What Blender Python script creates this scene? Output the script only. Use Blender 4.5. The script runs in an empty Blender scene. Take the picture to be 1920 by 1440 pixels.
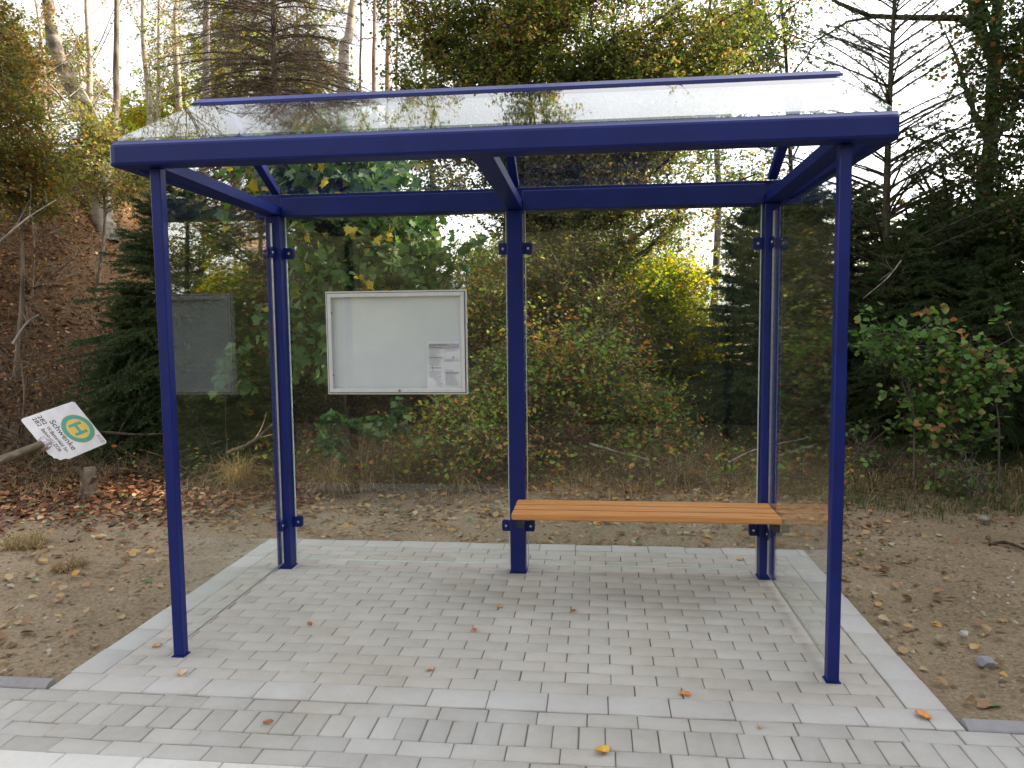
import bpy, math, random
import numpy as np
from mathutils import Matrix, Vector
rng = np.random.default_rng(11)
random.seed(5)
scene = bpy.context.scene
COL = scene.collection
R = math.radians
# ------------------------------------------------------------------ camera
F_PX = 1417.1
CAM = np.array([2.2364, -3.0933, 1.5775])
ROT = Matrix.Rotation(0.11044, 3, 'Z') @ Matrix.Rotation(1.48811, 3, 'X') @ Matrix.Rotation(-0.01114, 3, 'Z')
cd = bpy.data.cameras.new('camera')
cam = bpy.data.objects.new('camera', cd)
COL.objects.link(cam)
cam.matrix_world = Matrix.Translation(Vector(CAM)) @ ROT.to_4x4()
cd.sensor_width = 36.0
cd.lens = F_PX / 1920 * 36
cd.clip_start = 0.05
cd.clip_end = 3000
scene.camera = cam
RN = np.array(ROT)


def at(u, v, d):
    """a real point d metres in front of the camera (depth), used when measuring the place"""
    return CAM + d * (RN @ np.array([(u - 960) / F_PX, -(v - 720) / F_PX, -1.0]))


# ------------------------------------------------------------------ tagging
def tag(o, label=None, cat=None, group=None, kind=None):
    if label: o['label'] = label
    if cat: o['category'] = cat
    if group: o['group'] = group
    if kind: o['kind'] = kind
    return o


def empty(name, loc, label, cat, group=None):
    o = bpy.data.objects.new(name, None)
    COL.objects.link(o)
    o.location = loc
    o.empty_display_size = .1
    return tag(o, label, cat, group)


def link(name, me, mat, parent=None, smooth=False):
    o = bpy.data.objects.new(name, me)
    COL.objects.link(o)
    if mat is not None:
        for m in (mat if isinstance(mat, (list, tuple)) else [mat]):
            me.materials.append(m)
    if parent is not None:
        o.parent = parent
    if smooth:
        me.polygons.foreach_set('use_smooth', np.ones(len(me.polygons), dtype=bool))
    return o


def offset_of(parent):
    v = Vector((0, 0, 0))
    while parent is not None:
        v += parent.location
        parent = parent.parent
    return np.array(v)


def npmesh(name, V, Fs, mat, parent=None, smooth=False, matidx=None):
    """V (N,3) world coordinates, Fs list of (M,k) arrays"""
    V = np.asarray(V, float)
    if parent is not None:
        V = V - offset_of(parent)
    Fs = [np.asarray(f) for f in Fs if len(f)]
    me = bpy.data.meshes.new(name)
    loops = np.concatenate([f.ravel() for f in Fs]).astype(np.int32)
    tot = np.concatenate([np.full(len(f), f.shape[1]) for f in Fs]).astype(np.int32)
    st = np.concatenate([[0], np.cumsum(tot)[:-1]]).astype(np.int32)
    me.vertices.add(len(V)); me.vertices.foreach_set('co', V.astype(np.float32).ravel())
    me.loops.add(len(loops)); me.loops.foreach_set('vertex_index', loops)
    me.polygons.add(len(tot)); me.polygons.foreach_set('loop_start', st); me.polygons.foreach_set('loop_total', tot)
    if matidx is not None:
        me.polygons.foreach_set('material_index', np.asarray(matidx, dtype=np.int32))
    me.update(calc_edges=True)
    me.validate()
    return link(name, me, mat, parent, smooth)


class MB:
    """collects boxes, bars and prisms into one mesh"""
    def __init__(s): s.v = []; s.f = []; s.n = 0

    def add(s, V, F):
        V = np.asarray(V, float)
        s.v.append(V); s.f += [tuple(int(i) + s.n for i in f) for f in F]; s.n += len(V)

    def box(s, x0, x1, y0, y1, z0, z1, c=0.0):
        """box with chamfer c on every edge"""
        if c <= 0:
            V = [(x, y, z) for z in (z0, z1) for y in (y0, y1) for x in (x0, x1)]
            s.add(V, [(0, 2, 3, 1), (4, 5, 7, 6), (0, 1, 5, 4), (2, 6, 7, 3), (0, 4, 6, 2), (1, 3, 7, 5)])
            return
        V = []; idx = {}
        lo = (x0, y0, z0); hi = (x1, y1, z1)
        for sx in (0, 1):
            for sy in (0, 1):
                for sz in (0, 1):
                    for a in range(3):
                        p = []
                        for k, sg in enumerate((sx, sy, sz)):
                            e = hi[k] if sg else lo[k]
                            if k != a: e += -c if sg else c
                            p.append(e)
                        idx[(sx, sy, sz, a)] = len(V); V.append(p)
        F = []
        for a in range(3):
            o = [k for k in range(3) if k != a]
            for sg in (0, 1):
                q = []
                for (i, j) in ((0, 0), (1, 0), (1, 1), (0, 1)):
                    t = [0, 0, 0]; t[a] = sg; t[o[0]] = i; t[o[1]] = j
                    q.append(idx[(*t, a)])
                F.append(q)
        for a in range(3):           # edges parallel to axis a
            b, d = [k for k in range(3) if k != a]
            for i in (0, 1):
                for j in (0, 1):
                    t0 = [0, 0, 0]; t1 = [0, 0, 0]
                    t0[b] = i; t0[d] = j; t1[b] = i; t1[d] = j; t1[a] = 1
                    F.append([idx[(*t0, b)], idx[(*t1, b)], idx[(*t1, d)], idx[(*t0, d)]])
        for sx in (0, 1):
            for sy in (0, 1):
                for sz in (0, 1):
                    F.append([idx[(sx, sy, sz, a)] for a in range(3)])
        s.add(V, F)

    def bar(s, p0, p1, w, h, up=(0, 0, 1), c=0.0):
        """box bar from p0 to p1 (centre line), w wide, h high"""
        p0 = Vector(p0); p1 = Vector(p1); t = (p1 - p0); L = t.length; t.normalize()
        up = Vector(up); sd = t.cross(up).normalized(); u2 = sd.cross(t)
        m = MB(); m.box(0, L, -w / 2, w / 2, -h / 2, h / 2, c)
        V = np.array(m.v[0])
        M = np.array([list(t), list(-sd), list(u2)])
        s.add(np.array(p0) + V @ M, m.f)

    def prism(s, prof, axis, a0, a1):
        """extrude closed 2D profile along axis (0 x,1 y,2 z)"""
        n = len(prof); V = []
        for a in (a0, a1):
            for p in prof:
                q = list(p); q.insert(axis, a); V.append(q)
        F = [tuple(range(n))[::-1], tuple(range(n, 2 * n))]
        F += [(i, (i + 1) % n, n + (i + 1) % n, n + i) for i in range(n)]
        s.add(V, F)

    def cyl(s, p0, p1, r, m=16, r1=None):
        p0 = np.array(p0, float); p1 = np.array(p1, float); t = p1 - p0; t = t / np.linalg.norm(t)
        a = np.cross(t, (0, 0, 1) if abs(t[2]) < .9 else (1, 0, 0)); a /= np.linalg.norm(a); b = np.cross(t, a)
        V = []
        for p, rr in ((p0, r), (p1, r if r1 is None else r1)):
            for k in range(m):
                an = 2 * math.pi * k / m
                V.append(p + rr * (math.cos(an) * a + math.sin(an) * b))
        F = [tuple(range(m))[::-1], tuple(range(m, 2 * m))] + [(i, (i + 1) % m, m + (i + 1) % m, m + i) for i in range(m)]
        s.add(V, F)

    def build(s, name, mat, parent=None, smooth=False, label=None):
        V = np.concatenate(s.v)
        if parent is not None: V = V - offset_of(parent)
        me = bpy.data.meshes.new(name)
        me.from_pydata([tuple(p) for p in V], [], s.f)
        import bmesh
        bm = bmesh.new(); bm.from_mesh(me); bmesh.ops.recalc_face_normals(bm, faces=bm.faces); bm.to_mesh(me); bm.free()
        o = link(name, me, mat, parent, smooth)
        if label: o['label'] = label
        return o


# ------------------------------------------------------------------ materials
def newmat(name):
    m = bpy.data.materials.new(name); m.use_nodes = True
    nt = m.node_tree; nt.nodes.clear()
    return m, nt, nt.nodes, nt.links


def N(nodes, typ, **kw):
    n = nodes.new(typ)
    for k, v in kw.items():
        if k == 'inp':
            for a, b in v.items(): n.inputs[a].default_value = b
        else: setattr(n, k, v)
    return n


def ramp(nodes, stops, interp='LINEAR'):
    r = nodes.new('ShaderNodeValToRGB'); r.color_ramp.interpolation = interp
    e = r.color_ramp.elements
    while len(e) > 1: e.remove(e[-1])
    e[0].position = stops[0][0]; e[0].color = (*stops[0][1], 1)
    for p, c in stops[1:]:
        x = e.new(p); x.color = (*c, 1)
    return r


def paint(name, col, rough=.35, metal=0.0, var=.12, scale=30, bump=.02, coat=0.0, spec=.5):
    m, nt, nd, ln = newmat(name)
    out = N(nd, 'ShaderNodeOutputMaterial'); b = N(nd, 'ShaderNodeBsdfPrincipled')
    b.inputs['Metallic'].default_value = metal
    b.inputs['Coat Weight'].default_value = coat
    b.inputs['Specular IOR Level'].default_value = spec
    tc = N(nd, 'ShaderNodeTexCoord')
    n = N(nd, 'ShaderNodeTexNoise', inp={'Scale': scale, 'Detail': 5})
    ln.new(tc.outputs['Object'], n.inputs['Vector'])
    rp = ramp(nd, [(.3, tuple(c * (1 - var) for c in col)), (.7, tuple(min(1, c * (1 + var)) for c in col))])
    ln.new(n.outputs['Fac'], rp.inputs['Fac']); ln.new(rp.outputs['Color'], b.inputs['Base Color'])
    mr = N(nd, 'ShaderNodeMapRange', inp={'To Min': rough * .8, 'To Max': min(1, rough * 1.3)})
    n2 = N(nd, 'ShaderNodeTexNoise', inp={'Scale': scale * .2, 'Detail': 4})
    ln.new(tc.outputs['Object'], n2.inputs['Vector']); ln.new(n2.outputs['Fac'], mr.inputs['Value'])
    ln.new(mr.outputs['Result'], b.inputs['Roughness'])
    if bump:
        n3 = N(nd, 'ShaderNodeTexNoise', inp={'Scale': scale * 8, 'Detail': 2}); ln.new(tc.outputs['Object'], n3.inputs['Vector'])
        bp = N(nd, 'ShaderNodeBump', inp={'Strength': bump, 'Distance': .002})
        ln.new(n3.outputs['Fac'], bp.inputs['Height']); ln.new(bp.outputs['Normal'], b.inputs['Normal'])
    ln.new(b.outputs['BSDF'], out.inputs['Surface'])
    return m


def glass_mat(name, tint=(.93, .97, .95), rough=0.0, dirt=.02, dcol=(.6, .62, .62), n_=1.5):
    m, nt, nd, ln = newmat(name)
    out = N(nd, 'ShaderNodeOutputMaterial')
    tr = N(nd, 'ShaderNodeBsdfTransparent', inp={'Color': (*tint, 1)})
    gl = N(nd, 'ShaderNodeBsdfGlossy', inp={'Roughness': rough, 'Color': (1, 1, 1, 1)})
    geo = N(nd, 'ShaderNodeNewGeometry')
    ior = N(nd, 'ShaderNodeMapRange', inp={'To Min': n_, 'To Max': 1 / n_})
    ln.new(geo.outputs['Backfacing'], ior.inputs['Value'])
    fr = N(nd, 'ShaderNodeFresnel'); ln.new(ior.outputs['Result'], fr.inputs['IOR'])
    mx = N(nd, 'ShaderNodeMixShader')
    ln.new(fr.outputs['Fac'], mx.inputs['Fac']); ln.new(tr.outputs['BSDF'], mx.inputs[1]); ln.new(gl.outputs['BSDF'], mx.inputs[2])
    df = N(nd, 'ShaderNodeBsdfDiffuse', inp={'Color': (*dcol, 1)})
    tc = N(nd, 'ShaderNodeTexCoord')
    n = N(nd, 'ShaderNodeTexNoise', inp={'Scale': 3.0, 'Detail': 6, 'Roughness': .7}); ln.new(tc.outputs['Object'], n.inputs['Vector'])
    rp = N(nd, 'ShaderNodeMapRange', inp={'From Min': .35, 'From Max': .8, 'To Min': dirt * .4, 'To Max': dirt * 2.2})
    ln.new(n.outputs['Fac'], rp.inputs['Value'])
    mx2 = N(nd, 'ShaderNodeMixShader')
    ln.new(rp.outputs['Result'], mx2.inputs['Fac']); ln.new(mx.outputs['Shader'], mx2.inputs[1]); ln.new(df.outputs['BSDF'], mx2.inputs[2])
    ln.new(mx2.outputs['Shader'], out.inputs['Surface'])
    return m


def leaf_mat(name, stops, trans=.4, rough=.55, nscale=1.2, spec=.35):
    """stops: colour ramp over a random value per leaf mixed with slow noise"""
    m, nt, nd, ln = newmat(name)
    out = N(nd, 'ShaderNodeOutputMaterial')
    geo = N(nd, 'ShaderNodeNewGeometry')
    n = N(nd, 'ShaderNodeTexNoise', inp={'Scale': nscale, 'Detail': 3}); ln.new(geo.outputs['Position'], n.inputs['Vector'])
    a = N(nd, 'ShaderNodeMapRange', inp={'From Min': .3, 'From Max': .7, 'To Min': -.28, 'To Max': .28}); ln.new(n.outputs['Fac'], a.inputs['Value'])
    ad = N(nd, 'ShaderNodeMath', operation='ADD'); ln.new(geo.outputs['Random Per Island'], ad.inputs[0]); ln.new(a.outputs['Result'], ad.inputs[1])
    rp = ramp(nd, stops); ln.new(ad.outputs['Value'], rp.inputs['Fac'])
    b = N(nd, 'ShaderNodeBsdfPrincipled', inp={'Roughness': rough, 'Specular IOR Level': spec})
    ln.new(rp.outputs['Color'], b.inputs['Base Color'])
    t = N(nd, 'ShaderNodeBsdfTranslucent')
    hs = N(nd, 'ShaderNodeHueSaturation', inp={'Saturation': 1.15, 'Value': 1.5}); ln.new(rp.outputs['Color'], hs.inputs['Color']); ln.new(hs.outputs['Color'], t.inputs['Color'])
    mx = N(nd, 'ShaderNodeMixShader', inp={'Fac': trans})
    ln.new(b.outputs['BSDF'], mx.inputs[1]); ln.new(t.outputs['BSDF'], mx.inputs[2]); ln.new(mx.outputs['Shader'], out.inputs['Surface'])
    return m


def bark_mat(name, c0, c1, scale=(14, 14, 2.5), birch=False, moss=None):
    m, nt, nd, ln = newmat(name)
    out = N(nd, 'ShaderNodeOutputMaterial'); b = N(nd, 'ShaderNodeBsdfPrincipled', inp={'Roughness': .9, 'Specular IOR Level': .2})
    geo = N(nd, 'ShaderNodeNewGeometry')
    mp = N(nd, 'ShaderNodeMapping'); mp.inputs['Scale'].default_value = scale
    ln.new(geo.outputs['Position'], mp.inputs['Vector'])
    n = N(nd, 'ShaderNodeTexNoise', inp={'Scale': 1.0, 'Detail': 6, 'Roughness': .65}); ln.new(mp.outputs['Vector'], n.inputs['Vector'])
    rp = ramp(nd, [(.35, c0), (.62, c1)] if not birch else [(.36, c0), (.44, c1), (.8, tuple(min(1, c * 1.15) for c in c1))])
    ln.new(n.outputs['Fac'], rp.inputs['Fac'])
    last = rp.outputs['Color']
    if moss is not None:
        n2 = N(nd, 'ShaderNodeTexNoise', inp={'Scale': 2.2, 'Detail': 5}); ln.new(geo.outputs['Position'], n2.inputs['Vector'])
        r2 = N(nd, 'ShaderNodeMapRange', inp={'From Min': .48, 'From Max': .62}); ln.new(n2.outputs['Fac'], r2.inputs['Value'])
        mx = N(nd, 'ShaderNodeMix', data_type='RGBA'); ln.new(r2.outputs['Result'], mx.inputs['Factor']); ln.new(last, mx.inputs['A']); mx.inputs['B'].default_value = (*moss, 1)
        last = mx.outputs['Result']
    ln.new(last, b.inputs['Base Color'])
    bp = N(nd, 'ShaderNodeBump', inp={'Strength': .7, 'Distance': .02}); ln.new(n.outputs['Fac'], bp.inputs['Height']); ln.new(bp.outputs['Normal'], b.inputs['Normal'])
    ln.new(b.outputs['BSDF'], out.inputs['Surface'])
    return m


def stone_mat(name, c0, c1, spec_scale=260, island=.12, rough=.9, stain=None):
    """concrete block: a tone per block, fine grain, cloudy bloom"""
    m, nt, nd, ln = newmat(name)
    out = N(nd, 'ShaderNodeOutputMaterial'); b = N(nd, 'ShaderNodeBsdfPrincipled', inp={'Roughness': rough, 'Specular IOR Level': .25})
    geo = N(nd, 'ShaderNodeNewGeometry')
    big = N(nd, 'ShaderNodeTexNoise', inp={'Scale': 2.3, 'Detail': 6, 'Roughness': .6}); ln.new(geo.outputs['Position'], big.inputs['Vector'])
    fine = N(nd, 'ShaderNodeTexNoise', inp={'Scale': spec_scale, 'Detail': 3, 'Roughness': .8}); ln.new(geo.outputs['Position'], fine.inputs['Vector'])
    mid = N(nd, 'ShaderNodeTexNoise', inp={'Scale': 22, 'Detail': 5, 'Roughness': .7}); ln.new(geo.outputs['Position'], mid.inputs['Vector'])
    def mad(src, k, add=None):
        q = N(nd, 'ShaderNodeMath', operation='MULTIPLY_ADD'); ln.new(src, q.inputs[0]); q.inputs[1].default_value = k
        if add is None: q.inputs[2].default_value = 0
        else: ln.new(add, q.inputs[2])
        return q.outputs['Value']
    v = mad(geo.outputs['Random Per Island'], island * 2)
    v = mad(big.outputs['Fac'], .55, v); v = mad(fine.outputs['Fac'], .38, v); v = mad(mid.outputs['Fac'], .3, v)
    rp = ramp(nd, [(.35, c0), (1.0, c1)]); ln.new(v, rp.inputs['Fac'])
    vor = N(nd, 'ShaderNodeTexVoronoi', inp={'Scale': 38, 'Randomness': 1}); ln.new(geo.outputs['Position'], vor.inputs['Vector'])
    dk = N(nd, 'ShaderNodeMapRange', inp={'From Min': .03, 'From Max': .09, 'To Min': .55, 'To Max': 1}); ln.new(vor.outputs['Distance'], dk.inputs['Value'])
    vs = N(nd, 'ShaderNodeMath', operation='GREATER_THAN', inp={1: .93}); sep = N(nd, 'ShaderNodeSeparateColor'); ln.new(vor.outputs['Color'], sep.inputs['Color']); ln.new(sep.outputs['Red'], vs.inputs[0])
    mxf = N(nd, 'ShaderNodeMix', data_type='FLOAT'); ln.new(vs.outputs['Value'], mxf.inputs['Factor']); mxf.inputs['A'].default_value = 1; ln.new(dk.outputs['Result'], mxf.inputs['B'])
    mu = N(nd, 'ShaderNodeMix', data_type='RGBA', blend_type='MULTIPLY'); mu.inputs['Factor'].default_value = 1
    dn = N(nd, 'ShaderNodeTexNoise', inp={'Scale': 1.3, 'Detail': 8, 'Roughness': .7}); ln.new(geo.outputs['Position'], dn.inputs['Vector'])
    dr = N(nd, 'ShaderNodeMapRange', inp={'From Min': .45, 'From Max': .75, 'To Min': 0, 'To Max': .75}); ln.new(dn.outputs['Fac'], dr.inputs['Value'])
    dm = N(nd, 'ShaderNodeMix', data_type='RGBA', blend_type='MULTIPLY'); ln.new(dr.outputs['Result'], dm.inputs['Factor']); ln.new(rp.outputs['Color'], dm.inputs['A']); dm.inputs['B'].default_value = (.86, .80, .70, 1)
    ln.new(dm.outputs['Result'], mu.inputs['A']); cmb = N(nd, 'ShaderNodeCombineColor')
    for k in ('Red', 'Green', 'Blue'): ln.new(mxf.outputs['Result'], cmb.inputs[k])
    ln.new(cmb.outputs['Color'], mu.inputs['B']); ln.new(mu.outputs['Result'], b.inputs['Base Color'])
    bp = N(nd, 'ShaderNodeBump', inp={'Strength': .35, 'Distance': .004}); ln.new(fine.outputs['Fac'], bp.inputs['Height']); ln.new(bp.outputs['Normal'], b.inputs['Normal'])
    ln.new(b.outputs['BSDF'], out.inputs['Surface'])
    return m


M = {}
M['blue'] = paint('ultramarine_enamel', (.0065, .0150, .130), rough=.42, var=.14, scale=4, bump=.06, coat=.05, spec=.25)
M['glass'] = glass_mat('clear_pane', tint=(.965, .985, .975), dirt=.004)
M['rear_glass'] = glass_mat('rear_pane_glass', tint=(.975, .99, .98), dirt=.003, n_=1.38)
M['roof_glass'] = glass_mat('roof_pane', tint=(.78, .83, .82), dirt=.008, n_=1.45)
M['steel'] = paint('bare_steel', (.62, .63, .64), rough=.3, metal=1, scale=40)
M['black'] = paint('black_steel', (.015, .015, .017), rough=.5)
M['alu'] = paint('anodised_aluminium', (.70, .70, .73), rough=.4, metal=.3, scale=20, var=.05)
M['white_board'] = paint('white_enamel_back', (.74, .78, .83), rough=.5, var=.02, scale=2)
M['board_glass'] = glass_mat('case_pane', tint=(.985, .99, .99), dirt=.02)
M['paper'] = paint('paper', (.86, .86, .94), rough=.8, var=.03, scale=8)
M['ink'] = paint('grey_ink', (.22, .22, .26), rough=.8)
M['ink_light'] = paint('pale_grey_ink', (.48, .48, .55), rough=.8)
M['rubber'] = paint('black_rubber', (.02, .02, .022), rough=.7)
M['paver'] = stone_mat('concrete_paver', (.325, .310, .288), (.455, .436, .405))
M['edge'] = stone_mat('pale_edging', (.36, .357, .352), (.49, .487, .48), island=.08)
M['walk'] = stone_mat('walkway_paver', (.30, .296, .283), (.44, .435, .42), island=.16)
M['bus_kerb'] = stone_mat('white_kerb_stone', (.50, .50, .485), (.72, .72, .70), island=.06)
M['dark_kerb'] = stone_mat('dark_kerb_stone', (.16, .16, .17), (.36, .36, .38), island=.06)
M['sand'] = stone_mat('joint_sand', (.10, .09, .075), (.22, .20, .17))
M['asphalt'] = stone_mat('asphalt', (.018, .018, .019), (.045, .045, .046))


def wood(name, c0, c1, axis=0, sc=1.0):
    m, nt, nd, ln = newmat(name)
    out = N(nd, 'ShaderNodeOutputMaterial'); b = N(nd, 'ShaderNodeBsdfPrincipled', inp={'Roughness': .5})
    tc = N(nd, 'ShaderNodeTexCoord'); mp = N(nd, 'ShaderNodeMapping')
    s = [60 * sc] * 3; s[axis] = 2.2 * sc; mp.inputs['Scale'].default_value = s
    ln.new(tc.outputs['Object'], mp.inputs['Vector'])
    n = N(nd, 'ShaderNodeTexNoise', inp={'Scale': 1, 'Detail': 7, 'Roughness': .65, 'Distortion': .4}); ln.new(mp.outputs['Vector'], n.inputs['Vector'])
    rp = ramp(nd, [(.3, c0), (.7, c1)]); ln.new(n.outputs['Fac'], rp.inputs['Fac']); ln.new(rp.outputs['Color'], b.inputs['Base Color'])
    bp = N(nd, 'ShaderNodeBump', inp={'Strength': .15, 'Distance': .002}); ln.new(n.outputs['Fac'], bp.inputs['Height']); ln.new(bp.outputs['Normal'], b.inputs['Normal'])
    ln.new(b.outputs['BSDF'], out.inputs['Surface'])
    return m


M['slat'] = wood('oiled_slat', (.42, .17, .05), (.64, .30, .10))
M['slat_side'] = wood('slat_side', (.09, .034, .010), (.16, .06, .02))  # darkened wood colour, paints the shade in the gaps between slats
M['pole'] = wood('grey_pole_wood', (.07, .055, .035), (.17, .14, .09), axis=0, sc=.5)
M['bark_dark'] = bark_mat('dark_bark', (.018, .014, .010), (.085, .068, .05))
M['bark_grey'] = bark_mat('grey_bark', (.05, .043, .035), (.17, .15, .125))
M['bark_ivy'] = bark_mat('mossy_bark', (.025, .02, .014), (.10, .085, .06), moss=(.03, .055, .015))
M['bark_birch'] = bark_mat('birch_bark', (.03, .024, .018), (.27, .235, .19), scale=(3.5, 3.5, 10), birch=True)
M['bark_birch_low'] = bark_mat('dark_birch_bark', (.030, .024, .018), (.27, .24, .20), scale=(3, 3, 6), birch=False)
M['bark_pine'] = bark_mat('pink_pine_bark', (.12, .075, .05), (.34, .22, .16))
M['dead_wood'] = bark_mat('dead_twig', (.07, .054, .040), (.22, .175, .13))
M['pale_wood'] = bark_mat('bleached_wood', (.14, .12, .10), (.36, .33, .30))
M['l_horn'] = leaf_mat('hornbeam_leaf', [(0, (.075, .115, .028)), (.45, (.125, .170, .040)), (.68, (.195, .205, .050)), (.84, (.27, .215, .065)), (.94, (.22, .12, .05)), (1, (.32, .20, .09))], trans=.45)
M['l_maple'] = leaf_mat('maple_leaf', [(0, (0.040, 0.095, 0.033)), (.5, (0.075, 0.149, 0.045)), (.9, (0.120, 0.191, 0.054)), (.985, (0.155, 0.215, 0.060)), (1, (0.407, 0.323, 0.048))], trans=.32, nscale=.8)
M['l_thicket'] = leaf_mat('thicket_leaf', [(0, (0.147, 0.281, 0.064)), (.45, (0.228, 0.373, 0.075)), (.7, (0.400, 0.425, 0.081)), (.85, (0.585, 0.320, 0.106)), (1, (0.638, 0.240, 0.093))], trans=.45)
M['l_gold'] = leaf_mat('golden_leaf', [(0, (0.113, 0.190, 0.021)), (.4, (0.206, 0.284, 0.027)), (.7, (0.318, 0.319, 0.031)), (1, (0.392, 0.261, 0.052))], trans=.55)
M['l_hazel'] = leaf_mat('hazel_leaf', [(0, (0.070, 0.147, 0.039)), (.6, (0.132, 0.246, 0.062)), (.85, (0.200, 0.293, 0.070)), (.94, (0.385, 0.308, 0.154)), (1, (0.431, 0.200, 0.092))], trans=.4)
M['l_dark'] = leaf_mat('dark_leaf', [(0, (0.024, 0.050, 0.019)), (.6, (0.054, 0.096, 0.024)), (.9, (0.108, 0.132, 0.036)), (1, (0.240, 0.120, 0.042))], trans=.4)
M['l_autumn'] = leaf_mat('autumn_leaf', [(0, (0.071, 0.091, 0.023)), (.4, (0.130, 0.136, 0.032)), (.7, (0.194, 0.143, 0.039)), (1, (0.207, 0.091, 0.039))], trans=.4)
M['l_brown'] = leaf_mat('withered_leaf', [(0, (0.090, 0.059, 0.027)), (.5, (0.208, 0.114, 0.043)), (1, (0.378, 0.216, 0.090))], trans=.3)
M['l_tangle'] = leaf_mat('tangle_leaf', [(0, (.12, .075, .04)), (.5, (.22, .14, .07)), (.85, (.30, .19, .09)), (1, (.14, .17, .05))], trans=.4)
M['l_bush'] = leaf_mat('olive_leaf', [(0, (0.079, 0.112, 0.026)), (.5, (0.168, 0.201, 0.045)), (.85, (0.291, 0.269, 0.068)), (1, (0.448, 0.246, 0.068))], trans=.45)
M['needle'] = leaf_mat('spruce_needle', [(0, (0.022, 0.045, 0.017)), (.6, (0.046, 0.086, 0.026)), (1, (0.090, 0.132, 0.038))], trans=.2, rough=.5)
M['needle_dead'] = leaf_mat('dry_needle', [(0, (.05, .038, .022)), (1, (.14, .105, .06))], trans=.2)
M['grass_dry'] = leaf_mat('dry_grass', [(0, (0.157, 0.114, 0.064)), (.5, (0.341, 0.256, 0.128)), (.9, (0.512, 0.398, 0.213)), (1, (0.143, 0.185, 0.056))], trans=.3, nscale=.9)
M['grass_green'] = leaf_mat('green_grass', [(0, (.04, .06, .018)), (1, (.11, .13, .04))], trans=.35)
M['litter'] = leaf_mat('bank_litter', [(0, (0.052, 0.024, 0.014)), (.4, (0.130, 0.055, 0.025)), (.75, (0.260, 0.107, 0.046)), (.93, (0.380, 0.182, 0.085)), (1, (0.656, 0.427, 0.263))], trans=.12, nscale=.7)
M['fallen'] = leaf_mat('fallen_leaf', [(0, (0.120, 0.064, 0.032)), (.35, (0.276, 0.156, 0.074)), (.6, (0.386, 0.276, 0.156)), (.8, (0.460, 0.258, 0.055)), (.93, (0.414, 0.386, 0.276)), (1, (0.101, 0.175, 0.074))], trans=.15, nscale=3)
M['clod'] = leaf_mat('soil_clod', [(0, (0.128, 0.093, 0.061)), (.85, (0.281, 0.217, 0.145)), (.97, (0.306, 0.246, 0.178)), (1, (0.408, 0.374, 0.323))], trans=0, rough=.95, spec=.1)


def ground_mat():
    m, nt, nd, ln = newmat('soil')
    out = N(nd, 'ShaderNodeOutputMaterial'); b = N(nd, 'ShaderNodeBsdfPrincipled', inp={'Roughness': .97, 'Specular IOR Level': .15})
    geo = N(nd, 'ShaderNodeNewGeometry')
    n1 = N(nd, 'ShaderNodeTexNoise', inp={'Scale': 1.1, 'Detail': 6, 'Roughness': .6}); ln.new(geo.outputs['Position'], n1.inputs['Vector'])
    n2 = N(nd, 'ShaderNodeTexNoise', inp={'Scale': 45, 'Detail': 6, 'Roughness': .75}); ln.new(geo.outputs['Position'], n2.inputs['Vector'])
    add = N(nd, 'ShaderNodeMath', operation='MULTIPLY_ADD', inp={1: .5}); ln.new(n1.outputs['Fac'], add.inputs[0]); ln.new(n2.outputs['Fac'], add.inputs[2])
    soil = ramp(nd, [(.52, (.130, .097, .062)), (.75, (.265, .207, .138)), (.98, (.40, .32, .225))]); ln.new(add.outputs['Value'], soil.inputs['Fac'])
    lit = ramp(nd, [(.5, (.035, .022, .013)), (.75, (.10, .064, .036)), (1.0, (.19, .125, .07))]); ln.new(add.outputs['Value'], lit.inputs['Fac'])
    sp = N(nd, 'ShaderNodeSeparateXYZ'); ln.new(geo.outputs['Position'], sp.inputs['Vector'])
    # forest floor begins at the foot of the bank, bare graded soil before it
    a = N(nd, 'ShaderNodeMath', operation='MULTIPLY_ADD', inp={1: -.22}); ln.new(sp.outputs['X'], a.inputs[0]); ln.new(sp.outputs['Y'], a.inputs[2])
    a2 = N(nd, 'ShaderNodeMath', operation='MULTIPLY_ADD', inp={1: 1.6}); ln.new(n1.outputs['Fac'], a2.inputs[0]); ln.new(a.outputs['Value'], a2.inputs[2])
    mr = N(nd, 'ShaderNodeMapRange', inp={'From Min': 4.1, 'From Max': 5.3}); ln.new(a2.outputs['Value'], mr.inputs['Value'])
    mx = N(nd, 'ShaderNodeMix', data_type='RGBA'); ln.new(mr.outputs['Result'], mx.inputs['Factor']); ln.new(soil.outputs['Color'], mx.inputs['A']); ln.new(lit.outputs['Color'], mx.inputs['B'])
    ln.new(mx.outputs['Result'], b.inputs['Base Color'])
    bp = N(nd, 'ShaderNodeBump', inp={'Strength': .8, 'Distance': .02}); ln.new(n2.outputs['Fac'], bp.inputs['Height']); ln.new(bp.outputs['Normal'], b.inputs['Normal'])
    ln.new(b.outputs['BSDF'], out.inputs['Surface'])
    return m


M['ground'] = ground_mat()

# ------------------------------------------------------------------ terrain
_lat = np.random.default_rng(3).random((256, 256))


def vn(x, y, s, o=0):
    x = np.asarray(x) / s + 31.7 + o; y = np.asarray(y) / s + 17.3 + o * 1.7
    xi = np.floor(x).astype(int); yi = np.floor(y).astype(int); fx = x - xi; fy = y - yi
    fx = fx * fx * (3 - 2 * fx); fy = fy * fy * (3 - 2 * fy)
    g = lambda a, b: _lat[a % 256, b % 256]
    return (g(xi, yi) * (1 - fx) * (1 - fy) + g(xi + 1, yi) * fx * (1 - fy) + g(xi, yi + 1) * (1 - fx) * fy + g(xi + 1, yi + 1) * fx * fy) * 2 - 1


def S(t):
    t = np.clip(t, 0, 1)
    return t * t * (3 - 2 * t)


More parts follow.
